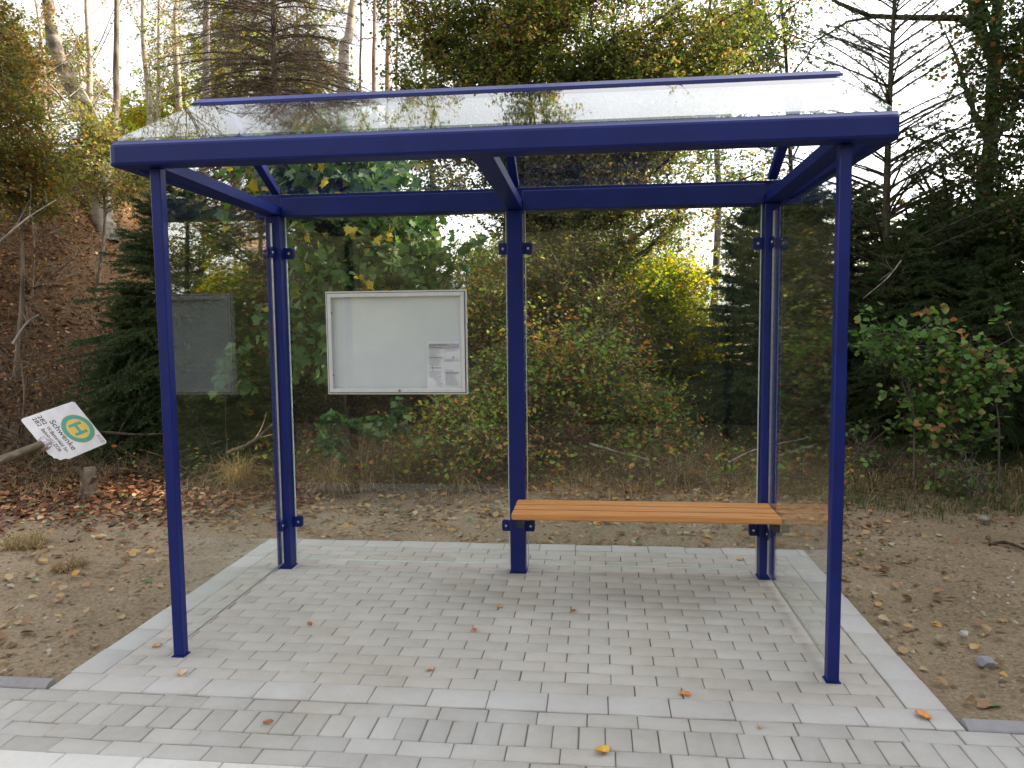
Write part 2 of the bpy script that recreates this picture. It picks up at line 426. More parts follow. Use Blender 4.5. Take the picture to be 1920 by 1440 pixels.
PADX0, PADX1, PADY1 = -.155, 3.645, 2.155


def ter(x, y):
    x = np.asarray(x, float); y = np.asarray(y, float)
    xe = -3.0 - .22 * (y - 4)
    bank = 4.9 * S((y - 3.0) / 9.8) * S((xe - x) / 3.4)
    mound = .35 * S((y - 3.9) / 3.2)
    fl = np.maximum(0, y - 3.0)
    h = -.016 + bank + mound
    near = S((6.5 - y) / 2.5)
    h = h + .045 * vn(x, y, .9) * S((y - 2.3) / 1.5 + np.maximum(0, -x - .8) * .5 + np.maximum(0, x - 4.2) * .5)
    edge = np.minimum(1, np.maximum.reduce([PADX0 - x, x - PADX1, y - PADY1]) * 8)
    edge = np.clip(edge, 0, 1)
    h = h + edge * (.018 * vn(x, y, .16, 3) + .011 * vn(x, y, .07, 9)) * near
    h = h + .22 * vn(x, y, 2.3, 7) * S((y - 4.6) / 2) + .06 * vn(x, y, .5, 11) * S((y - 4.4) / 1.5)
    inside = (x > PADX0 + .03) & (x < PADX1 - .03) & (y < PADY1 - .03)
    h = np.where(inside | (y < -.12), -.10, h)
    return h


def grid_axis(parts):
    out = [parts[0][0]]
    for a, b, st in parts:
        n = max(1, int(round((b - a) / st)))
        out += list(np.linspace(a, b, n + 1)[1:])
    return np.array(out)


gx = grid_axis([(-700, -60, 80), (-60, -16, 4), (-16, -6.5, .3), (-6.5, -.19, .035), (-.19, -.12, .035), (-.12, 3.61, .2), (3.61, 3.68, .035), (3.68, 7.2, .035), (7.2, 16, .3), (16, 60, 4), (60, 700, 80)])
gy = grid_axis([(-700, -60, 80), (-60, -4, 8), (-4, -.13, .6), (-.13, -.115, .015), (-.115, 4.4, .035), (4.4, 7.5, .12), (7.5, 18, .3), (18, 60, 4), (60, 900, 80)])
GX, GY = np.meshgrid(gx, gy)
GZ = ter(GX, GY)
V = np.stack([GX.ravel(), GY.ravel(), GZ.ravel()], 1)
nx, ny = len(gx), len(gy)
I = (np.arange(ny - 1)[:, None] * nx + np.arange(nx - 1)[None]).ravel()
npmesh('ground', V, [np.stack([I, I + 1, I + nx + 1, I + nx], 1)], M['ground'], smooth=True)['kind'] = 'structure'


# ------------------------------------------------------------------ paving
def paver_batch(rects, z1, hgt, cham, jit, r):
    """rects (N,4) x0 x1 y0 y1 : chamfered blocks, each a hair off level"""
    rects = np.asarray(rects, float); n = len(rects)
    x0, x1, y0, y1 = rects.T
    dz = r.normal(0, jit, n); tx = r.normal(0, jit * .9, n); ty = r.normal(0, jit * .9, n)
    V = np.zeros((n, 12, 3))
    c = cham
    cs = [(0, 0), (1, 0), (1, 1), (0, 1)]
    for k, (i, j) in enumerate(cs):
        xo = x1 if i else x0; yo = y1 if j else y0
        xi = xo + (-c if i else c); yi = yo + (-c if j else c)
        tilt = dz + tx * (1 if i else -1) + ty * (1 if j else -1)
        V[:, k] = np.stack([xo, yo, np.full(n, z1 - hgt)], 1)
        V[:, 4 + k] = np.stack([xo, yo, z1 - c * .8 + tilt], 1)
        V[:, 8 + k] = np.stack([xi, yi, z1 + tilt], 1)
    F = []
    for k in range(4):
        l = (k + 1) % 4
        F.append([k, l, 4 + l, 4 + k]); F.append([4 + k, 4 + l, 8 + l, 8 + k])
    F.append([8, 9, 10, 11])
    F = np.array(F)
    return V.reshape(-1, 3), (F[None] + np.arange(n)[:, None, None] * 12).reshape(-1, 4)


g = .0022
rows = []
for k in range(20):
    y0 = k * .1; off = 0 if k % 2 == 0 else .1
    xs = [0.0] + [x for x in np.arange(.2 - off if off else .2, 3.485, .2)] + [3.485]
    xs = sorted(set(np.round(xs, 4)))
    for a, b in zip(xs[:-1], xs[1:]):
        if b - a < .03: continue
        j = rng.normal(0, .0009, 4)
        rows.append((a + g * 1.15 + j[0], b - g * 1.15 + j[1], y0 + g * .5 + j[2] * .25, y0 + .1 - g * .5 + j[3] * .25))
Vp, Fp = paver_batch(rows, 0, .08, .0028, .0006, rng)
npmesh('shelter_paving', Vp, [Fp], M['paver'])['kind'] = 'structure'
rows = []
for a in np.arange(-.155 + .19 - .25, 3.7, .25):      # front band
    rows.append((max(a, -.15) + g, min(a + .25, 3.645) - g, -.15 + g, -g))
for a in np.arange(0.0, 2.0, .25):                  # side bands and back band
    rows.append((-.155 + g, -g, a + g, a + .25 - g)); rows.append((3.487 + g, 3.645 - g, a + g, a + .25 - g))
for a in np.arange(-.155, 3.64, .25):
    rows.append((a + g, min(a + .25, 3.645) - g, 2.0 + g, 2.15 - g))
rows = [q for q in rows if q[1] - q[0] > .02]
Vp, Fp = paver_batch(rows, .001, .09, .0035, .0008, rng)
npmesh('paving_border', Vp, [Fp], M['edge'])['kind'] = 'structure'
rows = []
for a in np.arange(-7.0, 11, .2): rows.append((a + g, a + .2 - g, -.25 + g, -.154 - g * .5))
for a in np.arange(-7.03, 11, .1): rows.append((a + g, a + .1 - g, -.41 + g, -.25 - g))
for a in np.arange(-7.095, 11, .2): rows.append((a + g, a + .2 - g, -.51 + g, -.41 - g))
for a in np.arange(-7.0, 11, .2): rows.append((a + g, a + .2 - g, -.61 + g, -.51 - g))
rows = np.array(rows) + rng.normal(0, .0009, (len(rows), 4))
Vp, Fp = paver_batch(rows, -.001, .08, .0042, .0009, rng)
npmesh('walkway', Vp, [Fp], M['walk'])['kind'] = 'structure'
bed = MB(); bed.box(-9, 13, -.611, -.158, -.12, -.0075); bed.box(-.152, 3.642, -.158, 2.146, -.12, -.0065)
bed.build('joint_bed', M['sand'])['kind'] = 'structure'
rows = [(a + .002, a + .303, -.93, -.614) for a in np.arange(-7.035, 12, .305)]
Vp, Fp = paver_batch(rows, .004, .3, .006, .0006, rng)
npmesh('bus_kerb', Vp, [Fp], M['bus_kerb'])['kind'] = 'structure'
rd = MB(); rd.box(-300, 300, -7.5, -.931, -.3, -.155); rd.build('road', M['asphalt'])['kind'] = 'structure'
# rounded dark kerb stones either side of the pad
for x0, x1 in ((-9.0, -.158), (3.65, 12.5)):
    kb = MB()
    xs = list(np.arange(x0, x1, 1.0)) + [x1]
    if x0 > 0: xs = [x0] + [x0 + k for k in range(1, 9)] + [x1]
    prof = [(-.152, -.15), (-.152, -.002), (-.148, .003), (-.122, .016), (-.096, .018), (-.088, .014), (-.086, -.15)]
    for a, b in zip(xs[:-1], xs[1:]): kb.prism(prof, 0, a + .002, b - .002)
    kb.build('kerb', M['dark_kerb'])['kind'] = 'structure'

# ------------------------------------------------------------------ bus shelter
sh = empty('bus_shelter', (1.75, .85, 0), 'ultramarine blue steel bus shelter with clear glass walls and pitched glass roof on grey paving', 'bus shelter')
B = M['blue']


def tube_post(x0, x1, y0, y1, z1, name):
    b = MB(); b.box(x0, x1, y0, y1, .004, z1, .004)
    o = b.build(name, B, sh)
    f = MB()
    f.box(x0 - .006, x1 + .006, y0 - .006, y1 + .006, .001, .006)
    f.build('foot_collar', B, o)
    return o


ZT = 2.286
tube_post(.233, .283, .192, .242, ZT, 'front_post'); tube_post(3.232, 3.282, .192, .242, ZT, 'front_post')
RP = [(.190, .280, 1.487, 1.582), (1.704, 1.798, 1.512, 1.602), (3.222, 3.314, 1.512, 1.602)]
for q in RP: tube_post(*q, 2.248, 'rear_post')
GYP = 1.566     # plane of the rear panes
# front gutter: C profile with sloped lip, mitred round corners
FX0, FX1 = .083, 3.443


def gutter(prof, x0, x1, name, mitre=.07, yfront=True):
    """profile list of (y,z) open strip with thickness, ends swept back round the corner"""
    b = MB(); n = len(prof)
    st = [(x0, 1), (x0 + .004, .5), (x0 + .015, .12), (x0 + .035, 0), (x1 - .035, 0), (x1 - .015, .12), (x1 - .004, .5), (x1, 1)]
    V = []
    yf = prof[0][0]
    for x, k in st:
        for (y, z) in prof:
            V.append((x, y + (1 if yfront else -1) * .028 * k * (1 if abs(y - yf) < .03 else 0), z))
    m = len(st); F = []
    for i in range(m - 1):
        for j in range(n):
            F.append((i * n + j, i * n + (j + 1) % n, (i + 1) * n + (j + 1) % n, (i + 1) * n + j))
    F.append(tuple(range(n))); F.append(tuple((m - 1) * n + j for j in range(n))[::-1])
    b.add(V, F)
    return b.build(name, B, sh)


gutter([(.120, 2.300), (.120, 2.368), (.124, 2.378), (.163, 2.402), (.163, 2.397), (.228, 2.397), (.228, 2.288), (.130, 2.288), (.124, 2.291)], FX0, FX1, 'front_gutter')
gutter([(1.700, 2.262), (1.700, 2.36), (1.696, 2.37), (1.655, 2.394), (1.600, 2.392), (1.600, 2.252), (1.69, 2.252)], FX0, FX1, 'rear_gutter', yfront=False)
b = MB(); b.box(.281, 1.703, 1.520, 1.598, 2.249, 2.362, .003); b.build('rear_beam', B, sh)
b = MB(); b.box(1.799, 3.221, 1.520, 1.598, 2.249, 2.362, .003); b.build('rear_beam', B, sh)
for x0, x1 in ((.086, .150), (3.376, 3.440)):
    b = MB(); b.box(x0, x1, .229, 1.599, 2.287, 2.352, .003); b.build('side_rail', B, sh)
for x0, x1 in ((.190, .280), (1.704, 1.798), (3.222, 3.314)):
    b = MB(); V = []
    for y, z in ((.2285, 2.2885), (1.598, 2.2495)):
        for x in (x0, x1):
            for h in (0, .052): V.append((x, y, z + h))
    b.add(V, [(0, 1, 3, 2), (4, 6, 7, 5), (0, 2, 6, 4), (1, 5, 7, 3), (0, 4, 5, 1), (2, 3, 7, 6)])
    b.build('cross_beam', B, sh)
RY, RZ = .905, 2.795
sl = lambda y: 2.395 + (RZ - .012 - 2.395) * ((1.64 - y) / (1.64 - RY))
for xc in (.240, 1.752, 3.268):
    b = MB(); b.bar((xc, 1.56, sl(1.56) - .034), (xc, RY + .02, sl(RY + .02) - .034), .05, .045, c=.003); b.build('rafter', B, sh)
# ridge cap
b = MB()
t = .010
prof = [(RY - .075, RZ - .052), (RY - .071, RZ - .038), (RY, RZ), (RY + .071, RZ - .038), (RY + .075, RZ - .052), (RY + .064, RZ - .048), (RY, RZ - .012), (RY - .064, RZ - .048)]
b.prism(prof, 0, FX0 + .02, FX1 - .012); b.build('ridge_cap', B, sh)


def pane(p, th, mat, name, parent=sh):
    """quad corners p (4 points), thickness th along the normal"""
    P = np.array(p, float); nn = np.cross(P[1] - P[0], P[3] - P[0]); nn /= np.linalg.norm(nn)
    V = np.concatenate([P - nn * th / 2, P + nn * th / 2])
    b = MB(); b.add(V, [(3, 2, 1, 0), (4, 5, 6, 7), (0, 1, 5, 4), (1, 2, 6, 5), (2, 3, 7, 6), (3, 0, 4, 7)])
    return b.build(name, mat, parent)


zr = RZ - .022
pane([(FX0 + .02, .170, 2.411), (FX1 - .02, .170, 2.411), (FX1 - .03, RY - .006, zr), (FX0 + .03, RY - .006, zr)], .010, M['roof_glass'], 'roof_pane')
xr = [FX0 + .03, 1.750, FX1 - .03]
for a, c in ((xr[0], xr[1] - .003), (xr[1] + .003, xr[2])):
    pane([(a, RY + .006, zr), (c, RY + .006, zr), (c, 1.655, 2.404), (a, 1.655, 2.404)], .010, M['glass'], 'roof_pane')
# wall panes
for a, c in ((.292, 1.692), (1.812, 3.210)):
    pane([(a, GYP, .045), (c, GYP, .045), (c, GYP, 2.247), (a, GYP, 2.247)], .009, M['rear_glass'], 'rear_pane')
    s_ = MB()
    for (u0, u1) in ((a - .003, a + .002), (c - .002, c + .003)): s_.box(u0, u1, GYP - .0052, GYP + .0052, .045, 2.247)
    s_.box(a, c, GYP - .0052, GYP + .0052, .041, .0452)
    s_.build('pane_edge', paint('pane_edge_glass', (.55, .66, .62), rough=.2, var=.05), sh)
for xs_, y0, y1 in ((.236, .262, 1.470), (3.268, .262, 1.500)):
    pane([(xs_, y0, .045), (xs_, y1, .045), (xs_, y1, 2.20), (xs_, y0, 2.20)], .009, M['glass'], 'side_pane')
    s_ = MB(); s_.box(xs_ - .0052, xs_ + .0052, y1 - .001, y1 + .004, .045, 2.2); s_.box(xs_ - .0052, xs_ + .0052, y0 - .004, y0 + .001, .045, 2.2); s_.box(xs_ - .0052, xs_ + .0052, y0, y1, .041, .0452)
    s_.build('pane_edge', M['steel'], sh)


def tab(c, du, dn, w=.056, h=.068, th=.006):
    """rounded clamp plate. du outwards along the plate, dn its normal"""
    c = np.array(c, float); du = np.array(du, float); dn = np.array(dn, float)
    pr = [(0, -h / 2)]
    for cx, cz, a0 in ((w - .012, -h / 2 + .012, -90), (w - .012, h / 2 - .012, 0)):
        for a in np.linspace(a0, a0 + 90, 5): pr.append((cx + .012 * math.cos(R(a)), cz + .012 * math.sin(R(a))))
    pr.append((0, h / 2)); n = len(pr); V = []
    for s in (-th / 2, th / 2):
        for u, z in pr: V.append(c + du * u + np.array([0, 0, z]) + dn * s)
    b = MB(); b.add(V, [tuple(range(n))[::-1], tuple(range(n, 2 * n))] + [(i, (i + 1) % n, n + (i + 1) % n, n + i) for i in range(n)])
    o = b.build('clamp', B, sh)
    k = MB(); q = c + du * (w * .55); k.cyl(q + dn * .003, q + dn * .0075, .0085, 14, .0065)
    k.build('screw', M['steel'], o, smooth=False)


for zc in (2.020, .292):
    for (x0, x1, y0, y1), sides in zip(RP, ((1,), (-1, 1), (-1,))):
        for sd in sides:
            xx = x1 if sd > 0 else x0
            for yy, nn in ((GYP - .009, -1), (GYP + .009, 1)):
                tab((xx, yy, zc), (sd, 0, 0), (0, nn, 0))
    for xs_, yb in ((.236, 1.487), (3.268, 1.512)):
        for s in (-1, 1):
            tab((xs_ + s * .010, yb, zc), (0, -1, 0), (s, 0, 0))
            tab((xs_ + s * .010, .242, zc + .01), (0, 1, 0), (s, 0, 0), w=.05)

# ------------------------------------------------------------------ bench
bn = empty('bench', (2.5, 1.33, .44), 'narrow bench of three orange brown wooden slats fixed between the middle and right rear posts', 'bench')
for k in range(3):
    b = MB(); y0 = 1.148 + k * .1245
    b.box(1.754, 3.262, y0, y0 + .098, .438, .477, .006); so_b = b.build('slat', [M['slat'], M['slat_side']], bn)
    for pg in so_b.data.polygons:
        if abs(pg.normal.z) < .3 and k > 0 or (abs(pg.normal.z) < .3 and pg.normal.y > .3): pg.material_index = 1  # upright faces at the gaps get the painted shade
for xc in (1.800, 3.238):
    b = MB(); b.prism([(1.17, .437), (1.17, .388), (1.235, .388), (1.26, .405), (1.46, .395), (1.486, .360), (1.509, .345), (1.509, .437)], 0, xc - .018, xc + .018)
    b.build('bracket', M['black'], bn)

# ------------------------------------------------------------------ notice board
X0, X1, Z0, Z1 = .548, 1.446, 1.128, 1.776
YB, YF = 1.560, 1.522
nb = empty('notice_board', (1.0, YB, 1.45), 'silver framed glazed notice board with a blank white back, hung on the rear glass', 'notice board')
b = MB()
for (a, c, d, e) in ((X0, X1, Z1 - .010, Z1), (X0, X1, Z0, Z0 + .010), (X0, X0 + .010, Z0 + .010, Z1 - .010), (X1 - .010, X1, Z0 + .010, Z1 - .010)):
    b.box(a, c, YF + .010, YB, d, e, .0015)
b.build('case', M['alu'], nb)
b = MB(); i0 = .013; w_ = .024
for (a, c, d, e) in ((X0 + i0, X1 - i0, Z1 - i0 - w_, Z1 - i0), (X0 + i0, X1 - i0, Z0 + i0, Z0 + i0 + w_), (X0 + i0, X0 + i0 + w_, Z0 + i0 + w_, Z1 - i0 - w_), (X1 - i0 - w_, X1 - i0, Z0 + i0 + w_, Z1 - i0 - w_)):
    b.box(a, c, YF, YF + .016, d, e, .002)
b.build('door_frame', M['alu'], nb)
b = MB(); b.box(X0 + .010, X1 - .010, YF + .012, YF + .0155, Z0 + .010, Z1 - .010)
b2 = MB()
for (a, c, d, e) in ((X0 + .0095, X1 - .0095, Z1 - .0135, Z1 - .0095), (X0 + .0095, X1 - .0095, Z0 + .0095, Z0 + .0135), (X0 + .0095, X0 + .0135, Z0 + .0135, Z1 - .0135), (X1 - .0135, X1 - .0095, Z0 + .0135, Z1 - .0135)):
    b2.box(a, c, YF + .004, YF + .014, d, e)
b2.build('seal', M['rubber'], nb)
b = MB(); b.box(X0 + .010, X1 - .010, YB - .008, YB - .002, Z0 + .010, Z1 - .010); b.build('back_panel', M['white_board'], nb)
b = MB(); b.box(X0 + .03, X1 - .03, YF + .006, YF + .010, Z0 + .03, Z1 - .03); b.build('door_pane', M['board_glass'], nb)
xl = X0 + .468 * (X1 - X0) / .9
b = MB(); b.cyl((xl, YF + .001, Z0 + .025), (xl, YF - .006, Z0 + .025), .010, 18, .009); o = b.build('lock', M['steel'], nb)
b = MB(); b.box(xl - .0015, xl + .0015, YF - .0066, YF - .0058, Z0 + .019, Z0 + .031); b.build('keyhole', M['black'], o)
for z in (1.64, 1.25):
    b = MB(); b.cyl((X0 + .039, YF + .008, z - .006), (X0 + .039, YF + .008, z + .006), .003, 8); b.build('hinge_pin', M['black'], nb)
# printed sheet
nt_ = empty('printed_notice', (1.30, YB - .012, 1.31), 'white printed sheet with grey text in the lower right of the notice board', 'notice')
x0, x1, z0, z1 = 1.190, 1.403, 1.160, 1.458
nxs = 14; V = []; F = []
for j in range(nxs + 1):
    for i in range(nxs + 1):
        s = i / nxs; t = j / nxs
        cur = .012 * max(0, .38 - s) * max(0, .30 - t) * 12 + .0015 * math.sin(s * 5 + t * 3)
        V.append((x0 + s * (x1 - x0), YB - .012 - cur, z0 + t * (z1 - z0)))
for j in range(nxs):
    for i in range(nxs):
        q = j * (nxs + 1) + i; F.append((q, q + 1, q + nxs + 2, q + nxs + 1))
b = MB(); b.add(V, F); b.build('sheet', M['paper'], nt_, smooth=True)


def inkbox(b, a, c, d, e):
    w = x1 - x0; h = z1 - z0
    b.box(x0 + a * w, x0 + c * w, YB - .0162, YB - .0158, z0 + (1 - e) * h, z0 + (1 - d) * h)


b = MB(); inkbox(b, .05, .95, .05, .145); b.build('header_band', M['ink_light'], nt_)
b = MB()
for q in ((.07, .58, .062, .085), (.06, .46, .118, .128), (.05, .47, .335, .345), (.08, .42, .548, .560), (.52, .93, .655, .668)):
    w = x1 - x0; h = z1 - z0; b = MB()
    b.box(x0 + q[0] * w, x0 + q[1] * w, YB - .0167, YB - .0163, z0 + (1 - q[3]) * h, z0 + (1 - q[2]) * h)
    b.build('heading', M['ink'], nt_)
b = MB()
for k in range(5): b.cyl((x0 + (.15 + .006 * k) * (x1 - x0), YB - .0165, z0 + (.49 - .03 * k) * (z1 - z0)), (x0 + (.155 + .006 * k) * (x1 - x0), YB - .0175, z0 + (.49 - .03 * k) * (z1 - z0)), .0028, 6)
b.build('diagram', M['ink'], nt_); b = MB()
b.cyl((x0 + .78 * .213, YB - .0165, z0 + .665 * .298), (x0 + .78 * .213, YB - .0172, z0 + .665 * .298), .005, 8)
b.build('diagram', M['ink'], nt_)
b = MB(); r_ = random.Random(3)
for col, (ca, cb) in enumerate(((.05, .47), (.53, .94))):
    v = .16
    while v < .93:
        if not (col == 0 and .5 < v < .62) and not (col == 1 and (.22 < v < .36 or .42 < v < .6)):
            e = ca + (cb - ca) * r_.uniform(.55, 1)
            inkbox(b, ca, e, v, v + .0055)
        v += .021
for q in ((.52, .94, .39, .394), (.52, .524, .22, .62), (.12, .125, .70, .80), (.38, .385, .70, .80), (.12, .385, .798, .802)): inkbox(b, *q)
b.build('small_print', M['ink_light'], nt_)

# ------------------------------------------------------------------ fallen bus stop sign
def sgn():
    c = [np.array(q) for q in SIGN]
    return c


def solve_sign():
    px = [(44, 788), (105, 865), (200, 830), (137, 755)]; d = [7.04, 7.05, 7.59, 7.57]
    P = [at(u, v, z) for (u, v), z in zip(px, d)]
    o = (P[0] + P[1] + P[2] + P[3]) / 4
    ex = P[1] - P[0] + P[2] - P[3]; ex /= np.linalg.norm(ex)
    ey = P[3] - P[0] + P[2] - P[1]; ey -= ex * (ey @ ex); ey /= np.linalg.norm(ey)
    return o, ex, ey, np.cross(ex, ey)


so, sx_, sy_, sz_ = solve_sign()
if sz_[2] < 0: sz_ = -sz_
sign = bpy.data.objects.new('bus_stop_sign', None); COL.objects.link(sign)
sign.matrix_world = Matrix(((sx_[0], sy_[0], sz_[0], so[0]), (sx_[1], sy_[1], sz_[1], so[1]), (sx_[2], sy_[2], sz_[2], so[2]), (0, 0, 0, 1)))
tag(sign, 'dented white bus stop sign on a wooden pole, fallen on the leafy ground', 'bus stop sign')
M['sign_white'] = paint('sign_enamel', (.74, .73, .76), rough=.4, var=.10, scale=9)
M['sign_green'] = paint('sign_green', (.10, .36, .30), rough=.4, var=.05)
M['sign_yellow'] = paint('sign_yellow', (.75, .55, .13), rough=.4, var=.05)
M['sign_ink'] = paint('sign_ink', (.03, .03, .035), rough=.5)
M['sign_purple'] = paint('felt_pen', (.28, .05, .22), rough=.6)
M['clear'] = paint('cloudy_plastic', (.55, .50, .56), rough=.25, var=.4, scale=60)


def local(name, V, F, mat, parent=sign):
    me = bpy.data.meshes.new(name); me.from_pydata([tuple(p) for p in V], [], F); me.update()
    return link(name, me, mat, parent)


def flat(name, pts, z0, z1, mat, parent=sign):
    n = len(pts); V = [(x, y, z0) for x, y in pts] + [(x, y, z1) for x, y in pts]
    return local(name, V, [tuple(range(n))[::-1], tuple(range(n, 2 * n))] + [(i, (i + 1) % n, n + (i + 1) % n, n + i) for i in range(n)], mat, parent)


W_, H_ = .535, .61
rr = .03; pts = []
for cx, cy, a0 in ((W_ / 2 - rr, -H_ / 2 + rr, -90), (W_ / 2 - rr, H_ / 2 - rr, 0), (-W_ / 2 + rr, H_ / 2 - rr, 90), (-W_ / 2 + rr, -H_ / 2 + rr, 180)):
    for a in np.linspace(a0, a0 + 90, 6): pts.append((cx + rr * math.cos(R(a)), cy + rr * math.sin(R(a))))
# chewed corner at the lower right
pts2 = []
for (x, y) in pts:
    if x > .2 and y < -.22: continue
    pts2.append((x, y))
pts2 = [(.15, -.305), (.185, -.287), (.20, -.293), (.22, -.26), (.243, -.25), (.25, -.19), (.2675, -.17)] + [q for q in pts2 if not (q[0] > .2 and q[1] < -.2)]
panel = flat('sign_panel', pts2, -.004, 0, M['sign_white'])


def disc(name, cx, cy, r0, r1, z0, z1, mat, parent):
    n = 48; V = []; F = []
    for z in (z0, z1):
        for k in range(n):
            a = 2 * math.pi * k / n; V.append((cx + r1 * math.cos(a), cy + r1 * math.sin(a), z))
    if r0 > 0:
        for z in (z0, z1):
            for k in range(n):
                a = 2 * math.pi * k / n; V.append((cx + r0 * math.cos(a), cy + r0 * math.sin(a), z))
        for k in range(n):
            l = (k + 1) % n
            F += [(n + k, n + l, 3 * n + l, 3 * n + k), (k, l, n + l, n + k), (2 * n + k, 3 * n + k, 3 * n + l, 2 * n + l)]
    else:
        F = [tuple(range(n, 2 * n))] + [(k, (k + 1) % n, n + (k + 1) % n, n + k) for k in range(n)]
    return local(name, V, F, mat, parent)


ecx, ecy = (.533 - .5) * W_, (.731 - .5) * H_ - .008
disc('emblem_rim', ecx, ecy, 0, .165, 0, .0006, M['sign_yellow'], panel)
disc('emblem_ring', ecx, ecy, .114, .159, .0006, .0012, M['sign_green'], panel)
hp = [(-.066, -.072), (-.036, -.072), (-.036, -.016), (.036, -.016), (.036, -.072), (.066, -.072), (.066, .072), (.036, .072), (.036, .014), (-.036, .014), (-.036, .072), (-.066, .072)]
flat('letter_h', [(x + ecx, y + ecy) for x, y in hp], .0006, .0013, M['sign_green'], panel)


def to_mesh(o):
    dg = bpy.context.evaluated_depsgraph_get(); dg.update()
    me = bpy.data.meshes.new_from_object(o.evaluated_get(dg)); q = bpy.data.objects.new(o.name, me); COL.objects.link(q)
    q.parent = o.parent; q.location = o.location; q.scale = o.scale; nm = o.name; bpy.data.objects.remove(o); q.name = nm
    return q


def text(body, s, t, size, width=None, mat=None):
    c = bpy.data.curves.new('lettering', 'FONT'); c.body = body; c.size = size; c.extrude = .0003; c.offset = .0006
    o = bpy.data.objects.new('lettering', c); COL.objects.link(o); c.materials.append(mat or M['sign_ink'])
    o.parent = panel; o.location = ((s - .5) * W_, (t - .5) * H_, .0009)
    if width:
        bpy.context.view_layer.update(); o.scale = (width * W_ / max(1e-3, o.dimensions.x), 1, 1)
    return to_mesh(o)


text('Schwenke', .21, .375, .085, .66)
text('282', .05, .262, .062, .19); text('W.Battenfeld Str.', .30, .262, .052, .58)
text('282', .05, .165, .062, .19); text('Bahnhof / ZOB', .30, .165, .052, .50)
pen = bpy.data.curves.new('scribble', 'CURVE'); pen.dimensions = '3D'; pen.bevel_depth = .0018
for st in ([(0, 0), (.02, .045), (.038, .0)], [(.008, .018), (.032, .022)], [(.045, .04), (.058, .0), (.074, .046)], [(.118, .04), (.092, .036), (.088, .006), (.112, .002), (.116, .02), (.102, .02)]):
    sp = pen.splines.new('POLY'); sp.points.add(len(st) - 1)
    for k, (a, c) in enumerate(st): sp.points[k].co = (a * .8 + .15, c * .9 + .245, .001, 1)
o = bpy.data.objects.new('scribble', pen); COL.objects.link(o); pen.materials.append(M['sign_purple']); o.parent = panel; to_mesh(o)
# pole: runs from the lower edge of the sign out to the left
Minv = sign.matrix_world.inverted()
pa = Vector(at(84, 831, 7.0)); pb = Vector(at(-75, 893, 6.2))
b = MB(); b.cyl(Minv @ pb, Minv @ pa, .042, 14, .036); bmv = np.concatenate(b.v)
pole = local('pole', bmv, b.f, M['pole'])
pd = (Minv @ pa - Minv @ pb).normalized(); pc = Minv @ pa
b = MB(); b.cyl(pc - pd * .045, pc + pd * .004, .047, 16, .049); b.cyl(pc - pd * .002, pc + pd * .045, .050, 16, .040)
b.box(pc.x - .062, pc.x + .062, pc.y - .02, pc.y + .02, pc.z - .035, pc.z + .03, .004)
local('pole_clamp', np.concatenate(b.v), b.f, M['clear'])

# ------------------------------------------------------------------ vegetation tools
def nrm(a): return a / np.maximum(1e-9, np.linalg.norm(a, axis=-1, keepdims=True))


def tubes(P, Rr, m=5, cap=True):
    """P (n,k,3) R (n,k) -> V,F"""
    n, k, _ = P.shape
    T = np.gradient(P, axis=1); T = nrm(T)
    D = nrm(P[:, -1] - P[:, 0]); ref = np.where(np.abs(D[:, 2:3]) > .75, np.array([[1.0, .13, .07]]), np.array([[.09, .07, 1.0]]))[:, None]
    A = nrm(np.cross(T, np.broadcast_to(ref, T.shape))); Bv = np.cross(T, A)
    an = np.arange(m) * 2 * np.pi / m
    V = P[:, :, None] + Rr[:, :, None, None] * (np.cos(an)[None, None, :, None] * A[:, :, None] + np.sin(an)[None, None, :, None] * Bv[:, :, None])
    V = V.reshape(-1, 3)
    i = np.arange(n)[:, None, None] * k * m; j = np.arange(k - 1)[None, :, None] * m; a = np.arange(m)[None, None]; b = (a + 1) % m
    F = np.stack([i + j + a, i + j + b, i + j + m + b, i + j + m + a], -1).reshape(-1, 4)
    return V, F


def bez(a, b, c, k):
    t = np.linspace(0, 1, k)[None, :, None]
    return a[:, None] * (1 - t) ** 2 + 2 * b[:, None] * t * (1 - t) + c[:, None] * t ** 2


LEAF = np.array([(0, 0, 0), (.34, .27, .07), (.26, .72, .05), (0, 1.05, -.06), (-.26, .72, .05), (-.34, .27, .07)])
LEAF_F = np.array([[0, 1, 2, 3], [0, 3, 4, 5]])
_mp = [(0, 0), (.16, .05), (.46, -.02), (.40, .17), (.62, .38), (.37, .42), (.34, .62), (.17, .60), (0, 1.0)]
MAPLE = np.array([(x, y, .10 * abs(x)) for x, y in _mp] + [(-x, y, .10 * abs(x)) for x, y in _mp[1:-1]])
MAPLE_F = [np.array([[0, 1, 2, 3, 4, 5, 6, 7, 8]]), np.array([[0, 8] + list(range(15, 8, -1))])]


